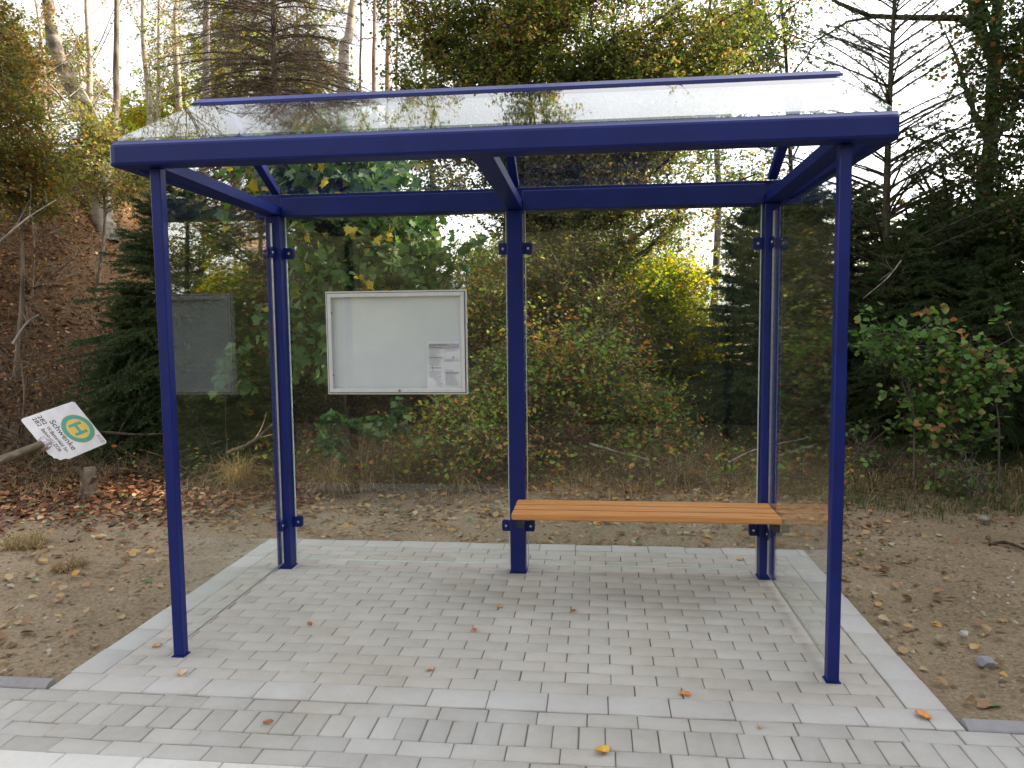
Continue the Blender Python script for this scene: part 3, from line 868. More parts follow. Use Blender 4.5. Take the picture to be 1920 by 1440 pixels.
def scatter(tmpl, faces, pos, size, r, up=.9, flat_=None, wid=1.0, hang=0.0):
    n = len(pos)
    nn = r.normal(0, 1, (n, 3)); nn[:, 2] = np.abs(nn[:, 2]) * .6 + up; nn = nrm(nn)
    if flat_ is not None: nn = nrm(nn * flat_ + (1 - flat_) * np.array([0, 0, 1.0]))
    t = r.normal(0, 1, (n, 3)); t[:, 2] -= hang; t = nrm(t - nn * (t * nn).sum(1, keepdims=True)); s = np.cross(t, nn)
    size = np.broadcast_to(size, (n,))
    V = pos[:, None] + size[:, None, None] * (tmpl[None, :, 0:1] * wid * s[:, None] + tmpl[None, :, 1:2] * t[:, None] + tmpl[None, :, 2:3] * nn[:, None])
    m = len(tmpl); off = np.arange(n)[:, None, None] * m
    if isinstance(faces, list): Fs = [(off + f[None]).reshape(-1, f.shape[1]) for f in faces]
    else: Fs = [(off + faces[None]).reshape(-1, faces.shape[1])]
    return V.reshape(-1, 3), Fs


def inell(r, cr, n, shell=(.35, 1.0)):
    """random points in a list of ellipsoids (centre, radii, weight)"""
    w = np.array([c[2] if len(c) > 2 else np.prod(c[1]) ** .66 for c in cr], float); w /= w.sum()
    k = r.choice(len(cr), n, p=w)
    C = np.array([c[0] for c in cr])[k]; Q = np.array([c[1] for c in cr])[k]
    d = nrm(r.normal(0, 1, (n, 3))) * r.uniform(shell[0] ** 2, shell[1] ** 2, (n, 1)) ** .5
    return C + d * Q, C, Q


def broadleaf(name, label, cat, base, trunk, r0, crown, leafm, barkm, group=None, nl=14, ns=90, nt=500, npl=12, lsz=.05, sub=.8, tw=.35,
              maple=False, seed=0, up=.9, trunk_k=12, wob=.05, sides=7, tr=.003, hang=.4, spread=.05, wid=1.0, lshell=(.55, 1.0), limb=.42):
    r = np.random.default_rng(seed + 100)
    base = np.array(base, float)
    root = empty(name, base, label, cat, group)
    tp = np.array(trunk, float)
    # smooth trunk through control points
    tt = np.linspace(0, len(tp) - 1, trunk_k); i = np.minimum(tt.astype(int), len(tp) - 2); f = (tt - i)[:, None]
    pm = np.vstack([2 * tp[0] - tp[1], tp, 2 * tp[-1] - tp[-2]])
    a, b_, c_, d_ = pm[i], pm[i + 1], pm[i + 2], pm[i + 3]
    T = .5 * (2 * b_ + (c_ - a) * f + (2 * a - 5 * b_ + 4 * c_ - d_) * f ** 2 + (3 * b_ - a - 3 * c_ + d_) * f ** 3)
    T[1:-1] += r.normal(0, wob * r0 * 2, (trunk_k - 2, 3)) * [1, 1, 0]
    rad = r0 * (1 - .72 * np.linspace(0, 1, trunk_k) ** 1.1); rad[0] *= 1.25
    VV = []; FF = []; n0 = 0
    def put(V, F):
        nonlocal n0
        VV.append(V); FF.append(F + n0); n0 += len(V)
    put(*tubes(T[None], rad[None], sides + 3))
    H = T[-1, 2] - T[0, 2]
    if nl:
        E, C, Q = inell(r, crown, nl, lshell)
        zs = np.clip((E[:, 2] - T[0, 2] - .45 * np.linalg.norm(E[:, :2] - T[-1, :2], axis=1) - .15 * H * r.random(nl)) / max(H, .1), .08, .97)
        si = zs * (trunk_k - 1); i0 = np.minimum(si.astype(int), trunk_k - 2); ff = (si - i0)[:, None]
        St = T[i0] * (1 - ff) + T[i0 + 1] * ff; rs = (rad[i0] * limb)
        mid = (St + E) / 2 + r.normal(0, .12, (nl, 3)) * np.linalg.norm(E - St, axis=1)[:, None] + np.array([0, 0, .12]) * np.linalg.norm(E - St, axis=1)[:, None]
        L = bez(St, mid, E, 9); L[:, 1:-1] += r.normal(0, .02, L[:, 1:-1].shape)
        lr = rs[:, None] * (1 - .85 * np.linspace(0, 1, 9))[None] + .003
        put(*tubes(L, lr, 6))
        k = r.integers(0, nl, ns); u = r.uniform(.2, 1, ns) * 8; j = np.minimum(u.astype(int), 7); fu = (u - j)[:, None]
        Ss = L[k, j] * (1 - fu) + L[k, j + 1] * fu
        tgt, _, _ = inell(r, crown, ns, (.2, 1.05))
        dirs = nrm(nrm(L[k, -1] - L[k, 0]) * .5 + nrm(r.normal(0, 1, (ns, 3))) * .9 + nrm(tgt - Ss) * .7)
        ln_ = sub * r.uniform(.45, 1.15, (ns, 1))
        Es = Ss + dirs * ln_
        mids = (Ss + Es) / 2 + r.normal(0, .1, (ns, 3)) * ln_
        SB = bez(Ss, mids, Es, 6); SB[:, 1:] += r.normal(0, .012, SB[:, 1:].shape)
        put(*tubes(SB, (tr * 2.6) * (1 - .7 * np.linspace(0, 1, 6))[None] * np.ones((ns, 1)), 4))
    else:
        SB = T[None]; ns = 1
    kk = SB.shape[1] - 1
    k = r.integers(0, ns, nt); u = r.uniform(.15, 1, nt) * kk; j = np.minimum(u.astype(int), kk - 1); fu = (u - j)[:, None]
    S3 = SB[k, j] * (1 - fu) + SB[k, j + 1] * fu
    dirs = nrm(nrm(SB[k, -1] - SB[k, 0]) * .6 + nrm(r.normal(0, 1, (nt, 3))))
    ln_ = tw * r.uniform(.4, 1.2, (nt, 1)); E3 = S3 + dirs * ln_ + np.array([0, 0, -.08]) * ln_
    TW = bez(S3, (S3 + E3) / 2 + r.normal(0, .08, (nt, 3)) * ln_, E3, 4)
    put(*tubes(TW, tr * (1 - .6 * np.linspace(0, 1, 4))[None] * np.ones((nt, 1)), 3))
    npmesh('trunk', np.concatenate(VV), [np.concatenate(FF)], barkm, root, smooth=True)
    if npl:
        n = nt * npl; k = np.repeat(np.arange(nt), npl); u = r.uniform(.1, 1.02, n) * 3; j = np.minimum(u.astype(int), 2); fu = (u - j)[:, None]
        Pp = TW[k, j] * (1 - fu) + TW[k, j + 1] * fu + r.normal(0, spread * .6, (n, 3))
        sz = lsz * r.uniform(.55, 1.2, n)
        V, Fs = scatter(MAPLE if maple else LEAF, MAPLE_F if maple else LEAF_F, Pp, sz, r, up=up, hang=hang, wid=wid)
        npmesh('crown', V, Fs, leafm, root)
    return root


def spruce(name, label, cat, base, H, Rm, group=None, z0=.08, nw=26, per=7, ntw=9, nden=120, barkm='bark_dark', needm='needle', seed=0, droop=.35,
           rise=.15, lean=(0, 0), power=.85, r0=None, nlen=.028, nwid=.0055, topbare=0.0, twl=.42, flat_noise=.12):
    r = np.random.default_rng(seed + 500); base = np.array(base, float)
    root = empty(name, base, label, cat, group)
    K = 12; s = np.linspace(0, 1, K)
    T = base + np.stack([lean[0] * s + .02 * np.sin(s * 7 + seed), lean[1] * s, H * s], 1)
    r0 = r0 or H * .013 + .02
    VV = []; FF = []; n0 = 0
    def put(V, F):
        nonlocal n0
        VV.append(V); FF.append(F + n0); n0 += len(V)
    put(*tubes(T[None], (r0 * (1 - .9 * s))[None] + .003, 8))
    nb_ = nw * per
    h = np.repeat(np.linspace(z0, .985, nw), per) + r.normal(0, .008, nb_); h = np.clip(h, z0 * .7, .99)
    az = r.uniform(0, 2 * np.pi, nb_)
    L = Rm * np.clip(1 - h, 0, 1) ** power * r.uniform(.6, 1.15, nb_) + .10
    k7 = 8; t = np.linspace(0, 1, k7)[None]
    st = base + np.stack([lean[0] * h, lean[1] * h, H * h], 1)
    dirh = np.stack([np.cos(az), np.sin(az), 0 * az], 1)
    upk = (rise + .55 * np.clip(h - .55, 0, 1) * 2)[:, None]
    zz = L[:, None] * (upk * t - droop * (1 - h)[:, None] ** .5 * t ** 2 + .10 * t ** 3)
    bend = r.normal(0, .10, (nb_, 1)) * t ** 2 * L[:, None]
    side = np.cross(dirh, [0, 0, 1.0])
    P = st[:, None] + dirh[:, None] * (L[:, None] * t)[..., None] + side[:, None] * bend[..., None]; P[..., 2] += zz
    put(*tubes(P, (.004 + .009 * L)[:, None] * (1 - .8 * t) * np.ones((nb_, 1)), 4))
    # side twigs, alternate left and right
    n = nb_ * ntw * 2; kb = np.repeat(np.arange(nb_), ntw * 2); sd = np.tile([1, -1], nb_ * ntw)
    ss = r.uniform(.12, .97, n); u = ss * (k7 - 1); j = np.minimum(u.astype(int), k7 - 2); f = (u - j)[:, None]
    A = P[kb, j] * (1 - f) + P[kb, j + 1] * f; tang = nrm(P[kb, j + 1] - P[kb, j])
    lt = twl * L[kb] * (1.05 - ss) * r.uniform(.55, 1.2, n) + .05
    dr = nrm(tang * .75 + side[kb] * sd[:, None] * .8 + r.normal(0, flat_noise, (n, 3)))
    Bm = A + dr * (lt * .55)[:, None]; Bm[:, 2] += .02 * lt; Ed = A + dr * lt[:, None] + tang * (lt * .12)[:, None]; Ed[:, 2] -= lt * .22
    TW = bez(A, Bm, Ed, 4)
    put(*tubes(TW, np.full((n, 4), .0022) * np.array([1.2, 1, .8, .5]), 3))
    npmesh('trunk', np.concatenate(VV), [np.concatenate(FF)], M[barkm], root, smooth=True)
    if nden:
        keep = h[kb] < 1 - topbare
        lens = lt * keep; cnt = np.maximum(0, (lens * nden)).astype(int); k = np.repeat(np.arange(n), cnt); m = len(k)
        u = r.uniform(0, 3, m); j = np.minimum(u.astype(int), 2); f = (u - j)[:, None]
        p = TW[k, j] * (1 - f) + TW[k, j + 1] * f; d = nrm(TW[k, j + 1] - TW[k, j])
        # along the branches too
        cb = (L * nden * (h < 1 - topbare)).astype(int); kb2 = np.repeat(np.arange(nb_), cb); m2 = len(kb2); u2 = r.uniform(.12, 1, m2) * (k7 - 1); j2 = np.minimum(u2.astype(int), k7 - 2); f2 = (u2 - j2)[:, None]
        p = np.concatenate([p, P[kb2, j2] * (1 - f2) + P[kb2, j2 + 1] * f2]); d = np.concatenate([d, nrm(P[kb2, j2 + 1] - P[kb2, j2])]); m += m2
        q = r.normal(0, 1, (m, 3)); q[:, 2] += .35; q = nrm(q - d * (q * d).sum(1, keepdims=True)); nd_ = nrm(d * .75 + q)
        w = nrm(np.cross(nd_, r.normal(0, 1, (m, 3)))) * nwid * .5
        ll = nlen * r.uniform(.7, 1.25, (m, 1))
        V = np.stack([p - w, p + w, p + nd_ * ll + w * .25, p + nd_ * ll - w * .25], 1).reshape(-1, 3)
        npmesh('crown', V, [np.arange(m * 4).reshape(-1, 4)], M[needm], root)
    return root


def copy_tree(root, base, rz, sc, label, group=None):
    c = root.copy(); COL.objects.link(c); c.location = base; c.rotation_euler = (0, 0, rz); c.scale = sc
    c['label'] = label
    if group: c['group'] = group
    for ch in root.children:
        q = ch.copy(); COL.objects.link(q); q.parent = c
    return c


def grd(u, v_d, d):
    """point on the ground seen in picture column u at depth d"""
    p = at(u, 720, d); return np.array([p[0], p[1], float(ter(p[0], p[1]))])


def ell(u, v, d, ru, rv, rd, w=None):
    c = at(u, v, d); q = (tuple(c), (ru * d / F_PX, rd, rv * d / F_PX))
    return q if w is None else q + (w,)


def line(pts):
    return [at(*p) for p in pts]

# ------------------------------------------------------------------ trees on the left bank
def trunk_to(u0, d0, pts):
    b = grd(u0, None, d0); b[2] -= .15
    return b, [b] + [at(*p) for p in pts]


b, T = trunk_to(212, 14.0, [(175, 250, 13.9), (118, 120, 13.6), (88, 0, 13.3), (60, -260, 13.0)])
broadleaf('birch_tree', 'thick birch with dark rough foot leaning left from the top of the bank', 'tree', b, T, .19,
          [ell(60, -330, 13, 420, 260, 1.6), ell(-40, 60, 12.6, 200, 130, 1.2)], M['l_autumn'], M['bark_birch_low'], nl=7, ns=60, nt=420, npl=9, lsz=.05, sub=1.1, tw=.5, seed=1, limb=.13)
b, T = trunk_to(216, 15.2, [(216, 200, 15), (218, 0, 15), (222, -300, 15)])
broadleaf('pine_tree', 'straight slender grey brown trunk beside the leaning birch', 'tree', b, T, .085,
          [ell(225, -350, 15, 220, 200, 1.4)], M['l_dark'], M['bark_grey'], nl=14, ns=70, nt=300, npl=5, lsz=.05, sub=.9, tw=.45, seed=2, lshell=(.3, 1))
b, T = trunk_to(150, 16.0, [(163, 230, 16), (168, 130, 16), (162, 0, 16), (158, -260, 16)])
broadleaf('birch_tree', 'slim pale birch just left of the straight grey trunk', 'tree', b, T, .085,
          [ell(160, -150, 16, 170, 220, 1.5), ell(190, 120, 16, 90, 90, 1)], M['l_autumn'], M['bark_birch'], nl=12, ns=70, nt=260, npl=5, lsz=.045, sub=.9, tw=.45, seed=3, limb=.13)
for k, (u, v0, d, r0, top, lab) in enumerate([(278, 330, 19, .095, 268, 'tall sunlit birch trunk standing left above the corner of the shelter roof'),
                                          (332, 330, 20, .10, 330, 'tall sunlit birch trunk rising over the left end of the shelter roof'),
                                          (383, 250, 18, .12, 386, 'white barked birch right of the two sunlit birches'),
                                          (292, 330, 21, .06, 297, 'thin sunlit birch squeezed between two thicker ones')]):
    b, T = trunk_to(u, d, [(u + 4, 230, d), (top, 60, d), (top + 4, -80, d), (top + 10, -330, d)])
    broadleaf('birch_tree', lab, 'tree', b, T, r0, [ell(top + 40, 70, d, 90, 80, 1.2), ell(top + 20, -150, d, 120, 160, 1.5)], M['l_horn'], M['bark_birch'],
              group='birches in sunlight behind the shelter', nl=9, ns=60, nt=330, npl=7, lsz=.06, sub=.9, tw=.45, seed=20 + k, tr=.003, limb=.13)
b, T = trunk_to(108, 15.5, [(98, 290, 15.5), (84, 200, 15.5), (80, 90, 15.5), (60, -30, 15.5)])
broadleaf('birch_tree', 'small crooked birch leaning among the yellowing leaves at the far left', 'tree', b, T, .06,
          [ell(60, 130, 15.5, 90, 110, 1)], M['l_autumn'], M['bark_birch'], nl=8, ns=50, nt=260, npl=7, lsz=.05, sub=.8, tw=.4, seed=31, limb=.13)
b, T = trunk_to(160, 17, [(166, 300, 17), (158, 215, 17), (150, 120, 17)])
broadleaf('birch_tree', 'short sunlit birch stump like stem behind the leaning birch', 'tree', b, T, .10,
          [ell(150, 160, 17, 70, 60, .8)], M['l_bush'], M['bark_birch'], nl=5, ns=20, nt=90, npl=6, lsz=.05, sub=.6, tw=.4, seed=32)
# autumn shrubs at the left edge
for k, (u, v, d, ru, rv, lab) in enumerate([(-10, 80, 10.5, 110, 130, 'yellow green autumn shrub at the upper left edge'),
                                       (30, 290, 10, 120, 90, 'olive brown shrub on the bank at the left edge'),
                                       (190, 300, 12.5, 120, 90, 'thin shrub with brown leaves below the leaning birch'),
                                       (-60, 230, 9, 120, 200, 'dense autumn shrub leaning in from the left edge')]):
    b = grd(u, None, d); c = at(u, v, d)
    broadleaf('shrub', lab, 'shrub', b, [b, (b + c) / 2 + [.1, 0, 0], c], .035, [ell(u, v, d, ru, rv, .9)], M['l_autumn' if k in (0, 3) else 'l_bush'], M['dead_wood'],
              group='shrubs on the bank', nl=20, ns=200, nt=1900, npl=8 if k != 2 else 4, lsz=.052, sub=.55, tw=.3, seed=40 + k, tr=.0022)
for k, (u, d, h, rr) in enumerate([(30, 8.6, 1.0, .9), (140, 9.8, 1.0, .9), (235, 11.0, 1.1, .9), (70, 11.5, 1.3, 1.2), (290, 12.6, 1.0, .9)]):
    b = grd(u, None, d)
    broadleaf('dry_shrub', ['withered brown shrub low on the bank at the left edge', 'withered shrub on the leafy bank right of the lowest one', 'withered shrub next to the dark spruce on the bank',
                            'tangled brown shrub high on the bank at left', 'brown shrub below the sunlit trunks'][k], 'shrub', b, [b, b + [.05, .05, h * .6], b + [0, .1, h]], .02,
              [(tuple(b + [0, 0, h * .5]), (rr, rr, h * .55))], M['l_brown'], M['dead_wood'], group='withered shrubs on the bank', nl=14, ns=90, nt=330, npl=2, lsz=.05, sub=.5, tw=.35, seed=50 + k, tr=.002)

# dark spruce on the left, dead spruce behind
b = grd(345, None, 8.9)
protoA = spruce('spruce_tree', 'dark green spruce with drooping boughs seen through the left glass wall', 'tree', b + [0, 0, -.1], 3.0, 1.6, group='dark spruces', z0=.03, nw=24, per=9, ntw=11, nden=360, seed=1, droop=.42, rise=.08, power=.62, twl=.5)
b = grd(1425, None, 8.6)
protoB = spruce('spruce_tree', 'dark young spruce behind the right rear post', 'tree', b + [0, 0, -.1], 2.75, .95, group='dark spruces', z0=.03, nw=26, per=9, ntw=10, nden=400, seed=10, droop=.32, rise=.22, power=.62, twl=.5)
for u, d, rz, sc, pr, lab in [(262, 8.8, 2.0, (.55, .55, .66), protoA, 'low dark spruce on the bank just left of the shelter'),
                              (445, 8.6, 4.0, (.6, .6, .62), protoA, 'small dark spruce beside the left rear post'),
                              (1500, 9.6, 1.0, (1.1, 1.1, 1.0), protoB, 'dark spruce seen through the right glass wall'),
                              (1735, 9.8, 2.2, (1.05, 1.05, .92), protoA, 'broad dark spruce under the mossy tree'),
                              (1900, 8.9, 5.1, (1.0, 1.0, .88), protoA, 'dark spruce at the right edge'),
                              (1590, 9.4, 3.3, (.95, .95, .92), protoA, 'dark spruce between the right front post and the thin spruce'),
                              (1700, 8.5, 2.6, (.62, .62, .80), protoA, 'dark spruce close behind the hazel saplings'),
                              (1850, 8.0, 1.1, (.55, .55, .72), protoA, 'small dark spruce behind the hazel at the right edge'),
                              (1800, 12.0, .4, (1.25, 1.25, .9), protoA, 'dark spruce standing behind the others at the right')]:
    copy_tree(pr, grd(u, None, d) + [0, 0, -.1], rz, sc, lab)
b = grd(535, None, 11.0)
spruce('dead_spruce', 'tall dead spruce with a tangle of bare grey brown twigs above the roof', 'tree', b, 8.0, 1.9, z0=.12, nw=56, per=9, ntw=16, nden=26, barkm='dead_wood', needm='needle_dead', seed=3, droop=.62, rise=.02, power=.35, r0=.085, twl=.6, flat_noise=.45)
b = grd(420, None, 11.5)
spruce('dead_spruce', 'lower dead spruce with brown hanging twigs behind the left glass wall', 'tree', b, 3.9, 1.3, z0=.05, nw=26, per=7, ntw=12, nden=22, barkm='dead_wood', needm='needle_dead', seed=4, droop=.6, rise=.02, power=.5, r0=.05, twl=.6, flat_noise=.45)

# young maple behind the left half
b = grd(650, None, 8.2); b2 = at(640, 560, 8.0)
broadleaf('maple_tree', 'young maple with big green lobed leaves filling the view behind the notice board', 'tree', b, [b, b2, at(655, 330, 7.8), at(635, 200, 7.9)], .020,
          [ell(700, 350, 7.7, 185, 105, .7), ell(600, 470, 7.7, 100, 90, .6), ell(590, 610, 7.6, 75, 95, .5, .5), ell(630, 270, 7.8, 60, 50, .4, .12), ell(760, 480, 7.8, 150, 80, .6), ell(480, 340, 8.0, 110, 60, .5, .35), ell(800, 390, 8.1, 110, 90, .5)],
          M['l_maple'], M['bark_dark'], nl=34, ns=320, nt=1500, npl=4, lsz=.115, sub=.55, tw=.28, maple=True, seed=5, up=.35, hang=1.0, spread=.08)
for k, (u, v, d) in enumerate([(640, 810, 7.0), (735, 790, 7.2), (420, 700, 7.6)]):
    b = grd(u, None, d)
    broadleaf('maple_sapling', ['ankle high maple sapling below the notice board at left', 'maple sapling with yellowish leaves below the notice board lock', 'maple sapling among spruce boughs behind the left glass wall'][k], 'sapling',
              b, [b, (b + at(u, v, d)) / 2, at(u, v, d)], .008, [ell(u, v, d, 45, 38, .2)], M['l_maple'], M['bark_grey'], group='maple saplings', nl=5, ns=12, nt=34, npl=4, lsz=.085 if k != 2 else .11, sub=.16, tw=.12, maple=True, seed=60 + k, tr=.0018, hang=.5, up=.6)

# trunks behind the roof, left of centre
b, T = trunk_to(640, 15, [(642, 160, 15), (655, 60, 15), (668, -40, 15), (690, -300, 15)])
broadleaf('birch_tree', 'grey birch trunk leaning right behind the maple top', 'tree', b, T, .13, [ell(690, -300, 15, 200, 200, 1.5)], M['l_horn'], M['bark_birch'], nl=9, ns=60, nt=360, npl=8, lsz=.055, sub=1, tw=.4, seed=6, limb=.13)
for k, (u, d, r0) in enumerate([(702, 19, .075), (728, 22, .10), (744, 20, .04), (676, 21, .04)]):
    b, T = trunk_to(u, d, [(u - 1, 200, d), (u + 1, 60, d), (u, -60, d), (u + 4, -300, d)])
    broadleaf('pine_tree', ['pinkish pine trunk left of the big hornbeam', 'thicker pinkish pine trunk right beside the hornbeam leaves', 'very thin reddish trunk touching the hornbeam leaves', 'very thin dark trunk left of the pinkish pines'][k], 'tree', b, T, r0,
              [ell(u, -280, d, 120, 130, 1.3), ell(u, 90, d, 35, 90, .5, .3)], M['l_bush'], M['bark_pine'] if k < 3 else M['bark_dark'], group='thin pine trunks', nl=12, ns=50, nt=240, npl=5, lsz=.05, sub=.6, tw=.35, seed=70 + k)

# the big hornbeam
b = grd(975, None, 10.2)
broadleaf('hornbeam_tree', 'large hornbeam with green and rust coloured leaves above the middle of the roof', 'tree', b,
          [b, at(965, 560, 10.2), at(975, 330, 10.1), at(988, 120, 10.0), at(985, -100, 9.9), at(970, -330, 9.8)], .10,
          [ell(850, 90, 9.8, 170, 150, 1.0), ell(1080, 110, 9.8, 190, 160, 1.0), ell(1290, 90, 9.8, 160, 140, .9, 1.0), ell(1190, 330, 9.4, 200, 90, .7, 1.1), ell(1010, 330, 9.9, 130, 100, .8, 1.0), ell(860, -260, 9.9, 150, 230, 1.1, .9), ell(1150, -110, 9.9, 280, 110, 1.1, .6),
           ell(1150, 440, 9.3, 150, 70, .6, .8), ell(1400, 70, 9.7, 150, 110, .7, 1.5), ell(1350, 270, 9.5, 130, 100, .6, .9)],
          M['l_horn'], M['bark_dark'], nl=74, ns=1500, nt=15500, npl=9, lsz=.049, sub=.75, tw=.34, seed=7, tr=.0028)
b = grd(945, None, 10.6)
broadleaf('hornbeam_tree', 'second slim hornbeam stem close left of the large one', 'tree', b, [b, at(948, 500, 10.6), at(955, 280, 10.6), at(958, 80, 10.5), at(940, -140, 10.4)], .065,
          [ell(880, 180, 10.4, 160, 120, .9), ell(790, 20, 10.4, 110, 130, .9), ell(750, 190, 10.6, 70, 70, .6, .3)], M['l_horn'], M['bark_dark'], nl=20, ns=220, nt=2600, npl=8, lsz=.055, sub=.7, tw=.33, seed=8, tr=.0028)

# yellow green wood further back
for k, (u, v, d, ru, rv) in enumerate([(440, 90, 22, 90, 110), (330, 200, 23, 90, 90), (90, 120, 24, 150, 140), (480, 250, 20, 90, 90), (800, 200, 19, 120, 150), (1050, 350, 17, 170, 110), (1150, 200, 20, 150, 120), (620, 330, 18, 120, 120), (230, 250, 24, 100, 90), (1440, 430, 19, 110, 70), (1330, 90, 17, 130, 80), (560, 100, 20, 110, 100), (1640, 450, 20, 120, 80), (1840, 440, 18, 120, 80)]):
    b = grd(u, None, d); c = at(u, v, d)
    broadleaf('broadleaf_tree', ['sunlit yellow green tree behind the white birch', 'sunlit small tree between the birch trunks', 'hazy green tree far behind the leaning birch', 'olive tree behind the dead spruce', 'pale green tree behind the pine trunks',
                                 'yellowing tree behind the middle post', 'pale tree far behind the hornbeam', 'green tree behind the maple', 'pale tree behind the straight grey trunk', 'low tree far behind the right rear post', 'tall tree far behind the right end of the hornbeam crown', 'tree far behind the dead spruce', 'low tree far behind the tall thin spruce', 'low tree far behind the mossy tree'][k], 'tree', b, [b, (b + c) / 2 + [.2, 0, 0], c, c + [0, 0, 1.2]], .09,
              [ell(u, v, d, ru, rv, 1.6), ell(u, v + 90, d, ru * .8, rv, 1.3)], M['l_gold' if k in (0, 1) else 'l_horn'], M['bark_grey'], group='trees far behind the shelter', nl=14, ns=120, nt=800, npl=9, lsz=.10, sub=1.2, tw=.6, seed=80 + k, tr=.004)

# thicket behind the right half
tk = [(910, 560, 8.8, 90, 120, 'l_thicket', 'twiggy shrub with small green leaves behind the middle post'),
      (1040, 520, 9.0, 110, 110, 'l_horn', 'rusty leaved shrub right of the middle post'),
      (1090, 680, 8.2, 110, 70, 'l_thicket', 'low sprawling shrub with round green leaves above the bench'),
      (1120, 480, 9.6, 110, 90, 'l_horn', 'shrub with yellow and green leaves above the bench'),
      (1000, 700, 8.0, 110, 80, 'l_thicket', 'low bramble like shrub beside the middle post'),
      (830, 640, 9.4, 110, 120, 'l_tangle', 'brown withered shrub behind the right edge of the notice board'),
      (700, 700, 9.2, 120, 100, 'l_tangle', 'brown withered shrub below the notice board'),
      (1200, 790, 8.4, 100, 40, 'l_thicket', 'low leafy shrub under the golden bush'),
      (1110, 620, 9.2, 130, 90, 'l_tangle', 'brown tangled shrub above the left half of the bench'),
      (960, 760, 8.0, 110, 60, 'l_tangle', 'low brown tangle right beside the middle post'),
      (370, 470, 9.9, 90, 80, 'l_bush', 'olive shrub seen through the top of the left glass wall'),
      (960, 620, 10.2, 150, 140, 'l_bush', 'taller olive shrub at the back of the thicket behind the middle post'),
      (1060, 620, 10.2, 130, 130, 'l_gold', 'golden brown shrub at the back of the thicket above the bench'),
      (760, 600, 10.4, 120, 130, 'l_bush', 'olive shrub at the back of the thicket behind the notice board'),
      (600, 660, 9.8, 120, 120, 'l_bush', 'olive shrub behind the young maple'),
      (1060, 480, 11.2, 120, 110, 'l_gold', 'golden shrub beside the middle of the thicket'),
      (880, 800, 7.6, 100, 40, 'l_thicket', 'knee high shrub at the foot of the thicket')]
for k, (u, v, d, ru, rv, lm, lab) in enumerate(tk):
    b = grd(u, None, d); c = at(u, v, d)
    broadleaf('shrub', lab, 'shrub', b, [b, (b + c) / 2 + [.06, 0, 0], c + [0, 0, .3]], .022, [ell(u, v, d, ru, rv, .55), ell(u, (v + 820) / 2, d, ru * .85, rv, .5, .5)], M[lm], M['dead_wood'],
              group='thicket behind the shelter', nl=32, ns=330, nt=2500, npl={'l_tangle': 3, 'l_horn': 3, 'l_thicket': 3}.get(lm, 5), lsz=.05, sub=.55, tw=.36, seed=100 + k, tr=.0022, spread=.04)
for k, (u, v, d, ru, rv) in enumerate([(1255, 620, 10.0, 75, 130), (1195, 560, 11.6, 90, 110), (1300, 700, 10.6, 65, 90), (1070, 580, 12.4, 130, 130), (940, 560, 12.8, 120, 120)]):
    b = grd(u, None, d); c = at(u, v, d)
    broadleaf('golden_shrub', ['sunlit golden green bush glowing between thicket and spruce', 'sunlit orange tinted bush behind the thicket', 'low sunlit yellow bush beside the dark spruce', 'sunlit bush far back right of the middle post', 'sunlit bush far back behind the middle post'][k], 'shrub', b, [b, (b + c) / 2, c + [0, 0, .4]], .03,
              [ell(u, v, d, ru, rv, .7)], M['l_gold'], M['dead_wood'], group='sunlit bushes', nl=24, ns=260, nt=2200, npl=8, lsz=.052, sub=.55, tw=.3, seed=120 + k, tr=.0022)

# spruces to the right
for x_, y_, rz, sc, lab in ((9.4, 6.6, .7, 1.75, 'big spruce beyond the right edge, farthest from the road'), (9.9, 4.3, 2.9, 1.9, 'big spruce beyond the right edge, second from the road'),
                            (9.6, 2.0, 4.4, 1.8, 'big spruce beyond the right edge beside the road'), (8.9, 8.4, 5.2, 1.1, 'smaller spruce beyond the right edge')):
    copy_tree(protoA, (x_, y_, float(ter(x_, y_)) - .1), rz, (sc * .8, sc * .8, sc), lab)
b = grd(1655, None, 8.6)
spruce('spruce_tree', 'tall thin spruce with sparse upswept top right of the shelter roof', 'tree', b + [0, 0, -.1], 6.2, 1.75, z0=.04, nw=30, per=6, ntw=9, nden=170, seed=20, droop=.30, rise=.55, power=.62, r0=.06, twl=.36, nlen=.024, nwid=.005)

# big mossy tree at the right with a long bough
b = grd(1825, None, 9.0)
broadleaf('oak_tree', 'big dark tree with mossy leaf covered trunk at the right edge', 'tree', b, [b, at(1828, 700, 9.0), at(1838, 450, 9.0), at(1862, 200, 9.0), at(1870, -20, 9.0), at(1885, -300, 9.0)], .125,
          [ell(1840, 160, 8.9, 110, 180, .7), ell(1900, 330, 8.8, 90, 120, .7, .5), ell(1770, 340, 8.8, 110, 110, .6, .45), ell(1900, 40, 8.9, 110, 100, .6), ell(1850, -250, 8.9, 250, 200, 1, 1.1)],
          M['l_dark'], M['bark_ivy'], nl=28, ns=240, nt=1500, npl=6, lsz=.062, sub=.6, tw=.32, seed=12, tr=.003, wid=1.2)
T = line([(1838, 60, 9.0), (1800, 34, 9.0), (1700, 33, 9.0), (1630, 30, 8.95), (1570, 5, 8.9), (1520, -40, 8.9)])
rt = bpy.data.objects['oak_tree']
V1, F1 = tubes(np.array(T)[None], np.array([[.05, .042, .034, .028, .022, .018]]), 8)
T2 = line([(1640, 32, 8.95), (1590, 40, 8.95), (1555, 62, 8.9), (1520, 80, 8.9), (1470, 60, 8.85)]); V2, F2 = tubes(np.array(T2)[None], np.array([[.018, .015, .012, .009, .006]]), 6)
T3 = line([(1835, 560, 9.0), (1790, 470, 8.8), (1700, 455, 8.6), (1610, 470, 8.5), (1590, 440, 8.4)]); V3, F3 = tubes(np.array(T3)[None], np.array([[.025, .02, .015, .010, .006]]), 6)
